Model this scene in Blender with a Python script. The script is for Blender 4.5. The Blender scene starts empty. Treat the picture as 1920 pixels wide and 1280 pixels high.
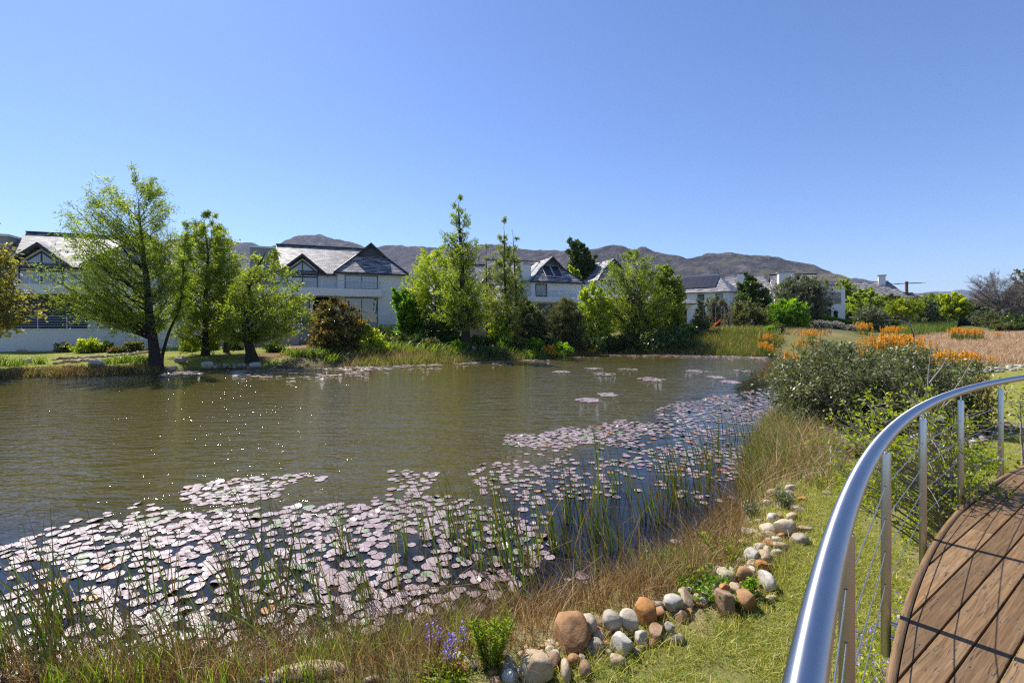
import bpy, math, random
import numpy as np
from mathutils import Vector
SC = bpy.context.scene
COL = SC.collection
F = 900.0; U0 = 960.0; V0 = 608.0; EYE = 3.0          # pixels of the 1920 px photograph
R = math.radians

def px(u, v, Y):
    return ((u-U0)/F*Y, Y, EYE-(v-V0)/F*Y)

# ---------------------------------------------------------------- objects
def tag(o, label=None, cat=None, group=None, kind=None):
    if label: o['label'] = label
    if cat: o['category'] = cat
    if group: o['group'] = group
    if kind: o['kind'] = kind
    return o

def empty(name, loc=(0, 0, 0), rz=0.0):
    o = bpy.data.objects.new(name, None); COL.objects.link(o)
    o.location = loc; o.rotation_euler = (0, 0, rz); o.empty_display_size = .2
    return o

def mesh_np(name, V, FA, mat=None, parent=None, rnd=None, smooth=False, uv=None, col=None, loc=None):
    """FA: list of int arrays (n,k)"""
    V = np.asarray(V, np.float32).reshape(-1, 3)
    if isinstance(FA, np.ndarray): FA = [FA]
    FA = [np.asarray(f, np.int32) for f in FA if len(f)]
    me = bpy.data.meshes.new(name)
    me.vertices.add(len(V)); me.vertices.foreach_set('co', V.ravel())
    nl = sum(f.size for f in FA); npoly = sum(len(f) for f in FA)
    me.loops.add(nl); me.polygons.add(npoly)
    me.loops.foreach_set('vertex_index', np.concatenate([f.ravel() for f in FA]))
    ls = []; s = 0
    for f in FA:
        k = f.shape[1]; ls.append(s+np.arange(len(f))*k); s += f.size
    me.polygons.foreach_set('loop_start', np.concatenate(ls).astype(np.int32))
    if smooth: me.polygons.foreach_set('use_smooth', np.ones(npoly, bool))
    if rnd is not None:
        a = me.attributes.new('rnd', 'FLOAT', 'POINT'); a.data.foreach_set('value', np.asarray(rnd, np.float32))
    if col is not None:
        a = me.attributes.new('gcol', 'FLOAT_COLOR', 'POINT')
        c = np.ones((len(V), 4), np.float32); c[:, :3] = col; a.data.foreach_set('color', c.ravel())
    me.update(calc_edges=True)
    if uv is not None:
        l = me.uv_layers.new(name='UVMap'); l.data.foreach_set('uv', np.asarray(uv, np.float32).ravel())
    me.validate()
    if mat: me.materials.append(mat)
    o = bpy.data.objects.new(name, me); COL.objects.link(o)
    if parent: o.parent = parent
    if loc is not None: o.location = loc
    return o

class MB:
    """collects boxes, prisms, tubes into one mesh"""
    def __init__(s): s.v = []; s.f = []; s.r = []
    def add(s, v, f, r=0.5):
        b = len(s.v); s.v += [tuple(p) for p in v]; s.f += [tuple(i+b for i in q) for q in f]
        s.r += [r]*len(v); return s
    def box(s, x0, x1, y0, y1, z0, z1, r=.5):
        v = [(x0,y0,z0),(x1,y0,z0),(x1,y1,z0),(x0,y1,z0),(x0,y0,z1),(x1,y0,z1),(x1,y1,z1),(x0,y1,z1)]
        return s.add(v, [(0,3,2,1),(4,5,6,7),(0,1,5,4),(1,2,6,5),(2,3,7,6),(3,0,4,7)], r)
    def prism(s, poly, d, r=.5):
        """poly: list of 3d points (planar), extruded by vector d"""
        n = len(poly); d = Vector(d)
        v = [tuple(p) for p in poly]+[tuple(Vector(p)+d) for p in poly]
        f = [tuple(range(n)), tuple(range(2*n-1, n-1, -1))]+[((i+1) % n, i, n+i, n+(i+1) % n) for i in range(n)]
        return s.add(v, f, r)
    def tube(s, pts, rad, n=8, cap=True, r=.5):
        V, Q = tube(np.array(pts, float), rad, n)
        f = [tuple(q) for q in Q]
        if cap:
            m = len(pts); f += [tuple(range(n-1, -1, -1)), tuple((m-1)*n+i for i in range(n))]
        return s.add(V, f, r)
    def build(s, name, mat, parent=None, smooth=False, bevel=0, loc=None, fixn=True):
        me = bpy.data.meshes.new(name); me.from_pydata(s.v, [], s.f); me.update()
        a = me.attributes.new('rnd', 'FLOAT', 'POINT'); a.data.foreach_set('value', np.array(s.r, np.float32))
        if fixn:
            import bmesh
            bm = bmesh.new(); bm.from_mesh(me); bmesh.ops.recalc_face_normals(bm, faces=bm.faces); bm.to_mesh(me); bm.free()
        l = me.uv_layers.new(name='UVMap')
        uv = []
        for p in me.polygons:
            nn = p.normal
            h = Vector((0, 0, 1)).cross(nn)
            h = h.normalized() if h.length > 1e-4 else Vector((1, 0, 0))
            q = nn.cross(h)
            for li in p.loop_indices:
                c = me.vertices[me.loops[li].vertex_index].co
                uv += [c.dot(h), c.dot(q)]
        l.data.foreach_set('uv', uv)
        if smooth: me.polygons.foreach_set('use_smooth', [True]*len(me.polygons))
        if mat: me.materials.append(mat)
        o = bpy.data.objects.new(name, me); COL.objects.link(o)
        if parent: o.parent = parent
        if loc is not None: o.location = loc
        if bevel:
            b = o.modifiers.new('b', 'BEVEL'); b.width = bevel; b.segments = 2; b.limit_method = 'ANGLE'
        return o

def tube(P, rad, n=6):
    P = np.asarray(P, float); m = len(P)
    rad = np.broadcast_to(np.asarray(rad, float), (m,))
    T = np.gradient(P, axis=0); T /= np.linalg.norm(T, axis=1)[:, None]+1e-9
    ref = np.array([0, 0, 1.0]) if abs(T[:, 2]).mean() < .8 else np.array([1.0, 0, 0])
    A = np.cross(T, ref); A /= np.linalg.norm(A, axis=1)[:, None]+1e-9
    B = np.cross(T, A)
    an = np.arange(n)/n*2*np.pi
    V = P[:, None]+rad[:, None, None]*(np.cos(an)[None, :, None]*A[:, None]+np.sin(an)[None, :, None]*B[:, None])
    i = np.arange(m-1)[:, None]*n; j = np.arange(n)[None]; j2 = (j+1) % n
    Q = np.stack([i+j, i+j2, i+n+j2, i+n+j], -1).reshape(-1, 4)
    return V.reshape(-1, 3), Q

class Acc:
    """accumulates numpy geometry"""
    def __init__(s): s.V = []; s.F = {}; s.R = []; s.n = 0
    def add(s, V, Fq, r=None):
        V = np.asarray(V).reshape(-1, 3); Fq = np.asarray(Fq)
        s.V.append(V); s.F.setdefault(Fq.shape[1], []).append(Fq+s.n)
        s.R.append(np.full(len(V), .5) if r is None else np.broadcast_to(r, (len(V),)))
        s.n += len(V)
    def build(s, name, mat, parent=None, smooth=False, loc=None):
        if not s.V: return None
        return mesh_np(name, np.concatenate(s.V), [np.concatenate(f) for f in s.F.values()], mat, parent,
                       np.concatenate(s.R), smooth, loc=loc)

def copy_tree(o, parent=None):
    c = o.copy(); COL.objects.link(c)
    if parent: c.parent = parent
    for ch in list(o.children): copy_tree(ch, c)
    return c

# ---------------------------------------------------------------- noise
_rs = np.random.RandomState(7)
_LAT = _rs.rand(64, 64)
def vnoise(x, y):
    xi = np.floor(x).astype(int); yi = np.floor(y).astype(int); fx = x-xi; fy = y-yi
    fx = fx*fx*(3-2*fx); fy = fy*fy*(3-2*fy)
    g = lambda a, b: _LAT[a % 64, b % 64]
    return (g(xi, yi)*(1-fx)+g(xi+1, yi)*fx)*(1-fy)+(g(xi, yi+1)*(1-fx)+g(xi+1, yi+1)*fx)*fy
def fbm(x, y, o=5):
    s = 0; a = .5
    for i in range(o):
        s = s+a*(vnoise(x*2**i+i*17.3, y*2**i+i*9.1)-.5); a *= .5
    return s
def sstep(a, b, x):
    t = np.clip((x-a)/(b-a), 0, 1); return t*t*(3-2*t)
USE_HAZE = True; HAZE = .00005; EXPO = .70; LEAFK = 1.55
# ---------------------------------------------------------------- materials
MATS = {}
class NT:
    def __init__(s, name):
        s.m = bpy.data.materials.new(name); s.m.use_nodes = True
        s.t = s.m.node_tree; s.t.nodes.clear()
        s.out = s.t.nodes.new('ShaderNodeOutputMaterial')
    def n(s, ty, **kw):
        nd = s.t.nodes.new(ty)
        for k, v in kw.items():
            if k.startswith('_'): setattr(nd, k[1:], v)
            else:
                key = int(k[1:]) if k[0] == 'i' and k[1:].isdigit() else k.replace('__', ' ')
                s.set(nd, key, v)
        return nd
    def set(s, nd, key, v):
        if isinstance(v, bpy.types.Node): v = v.outputs[0]
        if isinstance(v, bpy.types.NodeSocket): s.t.links.new(v, nd.inputs[key])
        else:
            inp = nd.inputs[key]
            if inp.type == 'RGBA' and len(v) == 3: v = (*v, 1)
            inp.default_value = v
    def mix(s, f, a, b, mode='MIX'):
        nd = s.t.nodes.new('ShaderNodeMix'); nd.data_type = 'RGBA'; nd.blend_type = mode
        s.set(nd, 0, f); s.set(nd, 6, a); s.set(nd, 7, b); return nd.outputs[2]
    def math(s, op, a, b=0.0, c=None):
        nd = s.t.nodes.new('ShaderNodeMath'); nd.operation = op; s.set(nd, 0, a); s.set(nd, 1, b)
        if c is not None: s.set(nd, 2, c)
        return nd.outputs[0]
    def ramp(s, f, stops):
        nd = s.t.nodes.new('ShaderNodeValToRGB'); s.set(nd, 0, f); e = nd.color_ramp.elements
        while len(e) < len(stops): e.new(.5)
        for k, (p, c) in zip(e, stops): k.position = p; k.color = (*c, 1) if len(c) == 3 else c
        return nd.outputs[0]
    def noise(s, vec=None, scale=5, det=4, rough=.55, dist=0):
        nd = s.n('ShaderNodeTexNoise', Scale=scale, Detail=det, Roughness=rough, Distortion=dist)
        if vec is not None: s.set(nd, 'Vector', vec)
        return nd.outputs[0]
    def obj(s): return s.t.nodes.new('ShaderNodeTexCoord').outputs['Object']
    def uv(s): return s.t.nodes.new('ShaderNodeTexCoord').outputs['UV']
    def pos(s): return s.t.nodes.new('ShaderNodeNewGeometry').outputs['Position']
    def attr(s, name, out='Fac'):
        nd = s.t.nodes.new('ShaderNodeAttribute'); nd.attribute_name = name; return nd.outputs[out]
    def mapping(s, vec, scale=(1, 1, 1), rot=(0, 0, 0)):
        nd = s.t.nodes.new('ShaderNodeMapping'); s.set(nd, 0, vec); nd.inputs['Scale'].default_value = scale
        nd.inputs['Rotation'].default_value = rot; return nd.outputs[0]
    def bump(s, h, st=.3, d=.02, nrm=None):
        nd = s.n('ShaderNodeBump', Strength=st, Distance=d, Height=h)
        if nrm is not None: s.set(nd, 'Normal', nrm)
        return nd.outputs[0]
    def bsdf(s, col, rough=.6, spec=.5, metal=0, nrm=None, **kw):
        nd = s.n('ShaderNodeBsdfPrincipled', Roughness=rough, Metallic=metal)
        s.set(nd, 'Base Color', col); nd.inputs['Specular IOR Level'].default_value = spec
        if nrm is not None: s.set(nd, 'Normal', nrm)
        for k, v in kw.items(): s.set(nd, k.replace('__', ' '), v)
        return nd.outputs[0]
    def done(s, sh):
        s.t.links.new(sh, s.out.inputs['Surface']); MATS[s.m.name] = s.m; return s.m

def leaf_mat(name, a, b, c=None, tr=.45, rough=.5, spec=.35, tcol=None):
    a, b = [tuple(min(.9, x*LEAFK) for x in q) for q in (a, b)]; c = c and tuple(min(.9, x*LEAFK) for x in c)
    t = NT(name); r = t.attr('rnd')
    st = [(0, a), (.75, b)] + ([(1, c)] if c else [])
    col = t.ramp(r, st)
    d = t.bsdf(col, rough, spec)
    tc = t.mix(1.0, col, tcol or (1.75, 1.75, .65), 'MULTIPLY')
    tl = t.n('ShaderNodeBsdfTranslucent'); t.set(tl, 'Color', tc)
    mx = t.n('ShaderNodeMixShader'); t.set(mx, 0, tr); t.set(mx, 1, d); t.set(mx, 2, tl.outputs[0])
    return t.done(mx.outputs[0])

def plain(name, col, rough=.6, spec=.4, metal=0, nscale=0, namt=.25, bump=0, bscale=40):
    t = NT(name); o = t.obj(); c = col
    if nscale:
        n = t.noise(o, nscale, 5)
        c = t.mix(n, tuple(x*(1-namt) for x in col), tuple(min(1, x*(1+namt)) for x in col))
    nr = t.bump(t.noise(o, bscale, 4), bump, .02) if bump else None
    return t.done(t.bsdf(c, rough, spec, metal, nr))

M_wall = None
def build_mats():
    g = globals()
    # painted plaster: faint vertical streaks and blotches
    t = NT('white_plaster'); o = t.obj()
    n1 = t.noise(t.mapping(o, (1, 1, .15)), 1.2, 5); n2 = t.noise(o, .35, 3)
    c = t.mix(n1, (.74, .735, .71), (.84, .835, .81)); c = t.mix(t.math('MULTIPLY', n2, .35), c, (.58, .57, .55))
    g['M_wall'] = t.done(t.bsdf(c, .8, .2))
    g['M_greywall'] = plain('grey_plaster', (.30, .30, .29), .85, .2, 0, .8, .2)
    g['M_darkwall'] = plain('charcoal_plaster', (.075, .075, .08), .8, .2, 0, .8, .2)
    g['M_gardenwall'] = plain('weathered_plaster', (.36, .35, .32), .9, .15, 0, 1.5, .35, .2, 20)
    # slate roof
    t = NT('slate_roof'); u = t.uv()
    br = t.n('ShaderNodeTexBrick', Vector=u, Scale=1.0, Mortar__Size=.012, Mortar__Smooth=.2, Bias=0.0, Brick__Width=.5, Row__Height=.27)
    br.inputs['Color1'].default_value = (0, 0, 0, 1); br.inputs['Color2'].default_value = (1, 1, 1, 1); br.inputs['Mortar'].default_value = (.5, .5, .5, 1)
    br.offset = .5
    n = t.noise(u, 3.5, 4)
    col = t.ramp(br.outputs[0], [(0, (.14, .14, .155)), (.5, (.27, .26, .265)), (1, (.44, .415, .41))])
    col = t.mix(t.math('MULTIPLY', n, .8), col, (.22, .205, .20))
    fac = br.outputs['Fac']
    st = t.noise(t.mapping(u, (.9, 3.7, 1)), 1.0, 3, .6); col = t.mix(1.0, col, t.ramp(st, [(.36, (.25, .25, .28)), (.5, (.9, .9, .9)), (.62, (1.9, 1.85, 1.8))]), 'MULTIPLY')  # pale streaks in the colour stand for glints on the slates
    col = t.mix(fac, col, (.02, .02, .022))
    sx = t.n('ShaderNodeSeparateXYZ', Vector=u)
    fr = t.math('FRACT', t.math('MULTIPLY', sx.outputs[1], 1/.27))
    edge = t.math('GREATER_THAN', fr, .76)
    col = t.mix(t.math('MULTIPLY', edge, .85), col, (.025, .025, .03))
    h = t.math('ADD', t.math('MULTIPLY', fr, -.8), t.math('MULTIPLY', br.outputs[0], .35))
    rg = t.math('MULTIPLY_ADD', br.outputs[0], .25, .42)
    g['M_slate'] = t.done(t.bsdf(col, rg, .5, 0, t.bump(h, .7, .03)))
    g['M_trim'] = plain('dark_trim', (.028, .03, .036), .5, .4, 0, 2, .2)
    g['M_boards'] = plain('grey_boarding', (.075, .085, .10), .6, .3, 0, 2, .15)
    g['M_frame'] = plain('black_aluminium', (.02, .021, .024), .4, .5)
    g['M_whitetrim'] = plain('white_trim', (.72, .72, .70), .6, .3, 0, 1, .06)
    t = NT('curtained_glass'); o = t.obj()
    w = t.n('ShaderNodeTexWave', Vector=o, Scale=2.2, Distortion=1.5, Detail=2); w.bands_direction = 'X'
    c = t.mix(w.outputs[0], (.20, .215, .23), (.42, .44, .45))
    g['M_curtain'] = t.done(t.bsdf(c, .04, .6, 0, None, **{'Coat Weight': 1.0, 'Coat Roughness': .02}))
    t = NT('window_glass'); o = t.obj()
    c = t.mix(t.noise(o, .6, 3), (.045, .055, .06), (.16, .19, .19))
    g['M_glass'] = t.done(t.bsdf(c, .03, .7, 0, None, **{'Coat Weight': 1.0, 'Coat Roughness': .02}))
    g['M_dark'] = plain('dark_interior', (.015, .015, .017), .9, .1)
    g['M_rail'] = plain('galvanised_rail', (.62, .64, .66), .35, .5, .6)
    t = NT('solar_panel'); u = t.uv()
    br = t.n('ShaderNodeTexBrick', Vector=u, Scale=1.0, Mortar__Size=.02, Brick__Width=1.0, Row__Height=1.65); br.offset = 0
    br.inputs['Color1'].default_value = (.022, .024, .032, 1); br.inputs['Color2'].default_value = (.030, .031, .038, 1); br.inputs['Mortar'].default_value = (.07, .07, .08, 1)
    g['M_solar'] = t.done(t.bsdf(br.outputs[0], .3, .4))
    g['M_terra'] = plain('rust_brown', (.20, .075, .05), .7, .3, 0, 5, .3)
    # stainless steel, brushed along the tube
    t = NT('brushed_steel'); o = t.obj(); u = t.uv()
    n = t.noise(t.mapping(u, (.6, 90, 1)), 6, 3); n2 = t.noise(o, 9, 4)
    rg = t.math('ADD', t.math('MULTIPLY', n, .06), t.math('MULTIPLY', n2, .05)); rg = t.math('ADD', rg, .10)
    sc = t.noise(o, 55, 2); spot = t.math('GREATER_THAN', sc, .72)
    c = t.mix(n2, (.50, .50, .51), (.58, .58, .58)); c = t.mix(t.math('MULTIPLY', spot, .12), c, (.8, .78, .75))
    tg = t.n('ShaderNodeTangent'); tg.direction_type = 'UV_MAP'; tg.uv_map = 'UVMap'
    g['M_steel'] = t.done(t.bsdf(c, t.math('ADD', rg, .22), .5, 1.0, None, Anisotropic=.93, Tangent=tg.outputs[0]))
    g['M_cable'] = plain('steel_cable', (.42, .42, .42), .35, .5, .9)
    # bark
    t = NT('dark_bark'); o = t.obj()
    n = t.noise(t.mapping(o, (6, 6, 1.2)), 3, 6, .65)
    c = t.ramp(n, [(.3, (.018, .014, .012)), (.6, (.055, .045, .038)), (.8, (.10, .085, .075))])
    g['M_bark'] = t.done(t.bsdf(c, .9, .2, 0, t.bump(n, .8, .05)))
    t = NT('pale_bark'); o = t.obj()
    n = t.noise(t.mapping(o, (8, 8, 2)), 4, 5)
    c = t.ramp(n, [(.3, (.12, .10, .085)), (.7, (.30, .26, .22))])
    g['M_palebark'] = t.done(t.bsdf(c, .85, .2, 0, t.bump(n, .5, .02)))
    g['M_twig'] = plain('pale_twig', (.34, .29, .25), .8, .2, 0, 8, .4)
    # stones
    def stone(name, a, b, c2):
        t = NT(name); o = t.obj(); oi = t.t.nodes.new('ShaderNodeObjectInfo')
        vv = t.n('ShaderNodeVectorMath', _operation='ADD'); t.set(vv, 0, o); t.set(vv, 1, oi.outputs['Location'])
        n = t.noise(vv.outputs[0], 7, 6, .6); n2 = t.noise(vv.outputs[0], 26, 6, .75); n3 = t.noise(vv.outputs[0], 2.2, 3)
        c = t.ramp(n, [(.32, a), (.52, b), (.7, c2)])
        c = t.mix(t.math('MULTIPLY', n2, .55), c, tuple(x*.55 for x in b), 'MIX')
        c = t.mix(t.math('MULTIPLY', t.math('GREATER_THAN', n3, .60), .35), c, tuple(x*.6 for x in a))
        return t.done(t.bsdf(c, .78, .3, 0, t.bump(n2, .6, .008, t.bump(n, .6, .03))))
    g['M_ochre'] = stone('ochre_stone', (.30, .15, .065), (.40, .22, .10), (.50, .33, .19))
    g['M_orange'] = stone('orange_stone', (.36, .15, .04), (.48, .23, .07), (.52, .34, .17))
    g['M_tan'] = stone('tan_stone', (.36, .26, .15), (.50, .38, .24), (.60, .50, .36))
    g['M_cream'] = stone('cream_stone', (.40, .32, .22), (.56, .47, .34), (.66, .58, .45))
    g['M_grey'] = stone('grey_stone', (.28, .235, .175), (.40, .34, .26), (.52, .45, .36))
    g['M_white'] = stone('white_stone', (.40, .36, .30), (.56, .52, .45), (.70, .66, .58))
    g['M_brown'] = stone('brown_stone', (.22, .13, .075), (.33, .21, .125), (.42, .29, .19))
    # deck timber: uv = (along board, across + id)
    t = NT('weathered_timber'); u = t.uv(); r = t.attr('rnd')
    sx = t.n('ShaderNodeSeparateXYZ', Vector=u)
    cb = t.n('ShaderNodeCombineXYZ'); t.set(cb, 0, sx.outputs[0]); t.set(cb, 1, sx.outputs[1]); t.set(cb, 2, t.math('MULTIPLY', r, 37.0))
    P = cb.outputs[0]
    wob = t.noise(t.mapping(P, (1.6, 5, 1)), 1.3, 3)
    gr = t.noise(t.mapping(P, (2.2, 55, 1)), 1.2, 7, .62, .6)
    ck = t.noise(t.mapping(P, (5.0, 95, 1)), 1.0, 3, .6, 1.2)
    c = t.ramp(gr, [(.28, (.085, .044, .018)), (.5, (.20, .112, .048)), (.72, (.31, .195, .095))])
    grey = t.mix(gr, (.12, .082, .048), (.29, .215, .14))
    c = t.mix(t.math('MULTIPLY', t.math('SUBTRACT', wob, .25), 1.1), c, grey)
    tone = t.math('MULTIPLY_ADD', r, .55, .72)
    tn = t.n('ShaderNodeCombineColor'); [t.set(tn, i, tone) for i in range(3)]
    c = t.mix(1.0, c, tn.outputs[0], 'MULTIPLY')
    crack = t.ramp(ck, [(.60, (0, 0, 0)), (.66, (1, 1, 1))])
    cm = t.math('MULTIPLY', crack, t.ramp(wob, [(.40, (0, 0, 0)), (.6, (1, 1, 1))]))
    c = t.mix(t.math('MULTIPLY', cm, .85), c, (.03, .018, .012))
    h = t.math('SUBTRACT', t.math('MULTIPLY', gr, .5), cm)
    g['M_deck'] = t.done(t.bsdf(c, .75, .2, 0, t.bump(h, .7, .005)))
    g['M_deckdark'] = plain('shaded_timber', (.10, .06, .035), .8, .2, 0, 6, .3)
    # leaves
    g['L_cyp'] = leaf_mat('cypress_leaf', (.09, .125, .02), (.17, .22, .034), (.25, .295, .05), .55)
    g['L_cyp2'] = leaf_mat('fresh_cypress_leaf', (.085, .115, .018), (.165, .205, .03), (.24, .28, .045), .5)
    g['L_thin'] = leaf_mat('thin_cypress_leaf', (.10, .12, .03), (.17, .20, .05), (.24, .26, .07), .45)
    g['L_yel'] = leaf_mat('yellow_green_leaf', (.12, .17, .02), (.24, .29, .03), (.34, .35, .05), .5)
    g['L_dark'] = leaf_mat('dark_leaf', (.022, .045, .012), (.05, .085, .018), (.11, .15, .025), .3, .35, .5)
    g['L_lime'] = leaf_mat('lime_leaf', (.05, .11, .012), (.11, .20, .015), (.22, .32, .02), .5)
    g['L_bronze'] = leaf_mat('bronze_leaf', (.06, .06, .02), (.14, .125, .035), (.28, .20, .045), .4, .35, .5, (1.3, 1.1, .5))
    g['L_gold'] = leaf_mat('golden_leaf', (.10, .10, .045), (.185, .18, .07), (.38, .34, .045), .4, .45, .45, (1.4, 1.35, .6))
    g['L_grey'] = leaf_mat('grey_green_leaf', (.06, .075, .045), (.115, .13, .08), (.20, .20, .13), .3, .42, .5)
    g['L_olive'] = leaf_mat('olive_shrub_leaf', (.055, .066, .026), (.125, .138, .06), (.25, .25, .15), .25, .42, .42)
    g['L_fine'] = leaf_mat('fine_needle', (.045, .05, .022), (.09, .10, .035), (.16, .15, .05), .3)
    g['L_acid'] = leaf_mat('acid_green_leaf', (.10, .135, .012), (.20, .235, .02), (.33, .34, .03), .5)
    g['L_strap'] = leaf_mat('strap_leaf', (.045, .075, .014), (.105, .15, .022), (.22, .26, .045), .45, .4)
    g['L_reed'] = leaf_mat('reed_blade', (.035, .065, .014), (.085, .13, .022), (.22, .20, .055), .35, .4)
    g['L_reedtip'] = leaf_mat('brown_reed', (.05, .03, .018), (.12, .075, .03), (.20, .15, .06), .3, .5)
    g['L_grass'] = leaf_mat('lawn_blade', (.085, .115, .018), (.27, .275, .055), (.50, .43, .20), .4)
    g['L_dry'] = leaf_mat('dry_grass_blade', (.085, .052, .02), (.22, .15, .062), (.48, .37, .20), .35, .6, .3, (1.2, 1.05, .8))
    g['L_field'] = leaf_mat('field_grass_blade', (.24, .155, .09), (.40, .29, .18), (.56, .44, .29), .3, .7, .2, (1.1, 1.0, .8))
    g['L_bank'] = leaf_mat('bank_grass_blade', (.05, .065, .015), (.12, .135, .03), (.26, .21, .075), .4)
    g['L_flower'] = leaf_mat('orange_flower', (.50, .21, .012), (.58, .29, .02), (.62, .37, .035), .35, .5, .3, (1, 1, .7))
    g['L_purple'] = leaf_mat('purple_flower', (.14, .09, .36), (.22, .17, .52), (.36, .32, .68), .35, .5, .3, (1, 1, 1))
    g['L_white'] = leaf_mat('cream_flower', (.6, .55, .35), (.75, .7, .5), (.85, .82, .7), .3)
    g['L_yflower'] = leaf_mat('yellow_flower', (.6, .38, .02), (.75, .55, .03), (.85, .70, .08), .35)
    g['L_lav'] = leaf_mat('lavender_leaf', (.10, .10, .11), (.19, .17, .21), (.30, .27, .36), .3)
    g['L_succ'] = leaf_mat('succulent_leaf', (.13, .20, .02), (.30, .36, .03), (.62, .34, .05), .35)
    # lily pads
    def pad(name, a, b, c2, rough):
        t = NT(name); o = t.obj(); r = t.attr('rnd')
        sx = t.n('ShaderNodeSeparateXYZ', Vector=o)
        ang = t.math('ARCTAN2', sx.outputs[1], sx.outputs[0])
        oi = t.t.nodes.new('ShaderNodeObjectInfo')
        c = t.ramp(t.math('FRACT', t.math('ADD', r, oi.outputs['Random'])), [(0, a), (.5, b), (1, c2)])
        n = t.noise(t.pos(), 9, 4); c = t.mix(t.math('MULTIPLY', n, .7), c, tuple(x*.75 for x in a))
        sp = t.noise(t.pos(), 60, 2); c = t.mix(t.math('MULTIPLY', t.math('GREATER_THAN', sp, .68), .5), c, (.16, .07, .04))
        vn = t.math('ABSOLUTE', t.math('SINE', t.math('MULTIPLY', ang, 7.0))); vn = t.math('SUBTRACT', 1.0, t.math('POWER', t.math('SUBTRACT', 1.0, vn), 6.0))
        bp = t.bump(t.math('ADD', t.noise(t.pos(), 25, 3), t.math('MULTIPLY', vn, .5)), .22, .008)
        c = t.mix(t.math('MULTIPLY_ADD', vn, -.35, .35), c, tuple(x*.6 for x in a))
        return t.done(t.bsdf(c, rough, .85, 0, bp))
    g['M_pad'] = pad('lilac_lily_pad', (.28, .185, .185), (.35, .26, .255), (.46, .38, .37), .38)
    g['M_padgreen'] = pad('green_lily_pad', (.17, .20, .10), (.27, .30, .17), (.34, .38, .22), .34)
    g['M_padrust'] = pad('rust_lily_pad', (.40, .11, .02), (.52, .20, .03), (.50, .28, .12), .42)
    g['M_plastic'] = plain('clear_plastic', (.75, .76, .77), .15, .6)
    g['M_red'] = plain('red_plastic', (.55, .02, .015), .3, .5)
    g['M_log'] = plain('rotten_wood', (.07, .035, .02), .85, .2, 0, 9, .5, .6, 20)
    g['M_slide'] = plain('orange_plastic', (.75, .20, .01), .4, .5)
    g['M_timber'] = plain('grey_timber', (.16, .13, .10), .85, .2, 0, 5, .35)
    g['M_jacket'] = plain('green_cloth', (.045, .075, .05), .9, .1, 0, 9, .2)
    g['M_skin'] = plain('skin', (.30, .17, .11), .6, .3)
    g['M_hat'] = plain('grey_hat', (.20, .20, .19), .9, .1)
build_mats()
# ---------------------------------------------------------------- pond outline, terrain
def G(u, v, z=0.0):
    Y = F*(EYE-z)/(v-V0); return ((u-U0)/F*Y, Y)
_far = [(0,712),(120,709),(230,703),(300,700),(345,695),(380,694),(480,692),(560,691),(640,687),(700,686),(760,683),(850,680),
        (900,677),(960,675),(1010,671),(1060,668),(1110,664),(1150,662),(1220,663),(1290,664),(1360,666),(1440,669)]
_near = [(1478,700),(1462,760),(1445,800),(1415,840),(1395,890),(1380,950),(1335,1015),(1270,1050),(1200,1082),(1120,1108),(1060,1132),(980,1158),(900,1180),
         (800,1203),(700,1222),(500,1248),(300,1265),(100,1278),(0,1286)]
POND = [(-75, 14)]+[(-60, 22)]+[G(u, v) for u, v in _far]+[(28.5, 40.0), (29.0, 35.0)]+[G(u, v) for u, v in _near]+[(-6.5, 3.7), (-12, 3.4), (-75, 3)]
_PA = np.array(POND); _PB = np.roll(_PA, -1, 0)
def pond_sd(x, y):
    """signed distance: positive outside the water"""
    x = np.asarray(x, float); y = np.asarray(y, float)
    d2 = np.full(x.shape, 1e18); ins = np.zeros(x.shape, bool)
    for (ax, ay), (bx, by) in zip(_PA, _PB):
        ex, ey = bx-ax, by-ay
        t = np.clip(((x-ax)*ex+(y-ay)*ey)/(ex*ex+ey*ey), 0, 1)
        d2 = np.minimum(d2, (x-ax-t*ex)**2+(y-ay-t*ey)**2)
        if ay != by:
            c = ((ay > y) != (by > y)) & (x < (bx-ax)*(y-ay)/(by-ay)+ax); ins ^= c
    d = np.sqrt(d2); return np.where(ins, -d, d)

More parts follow.
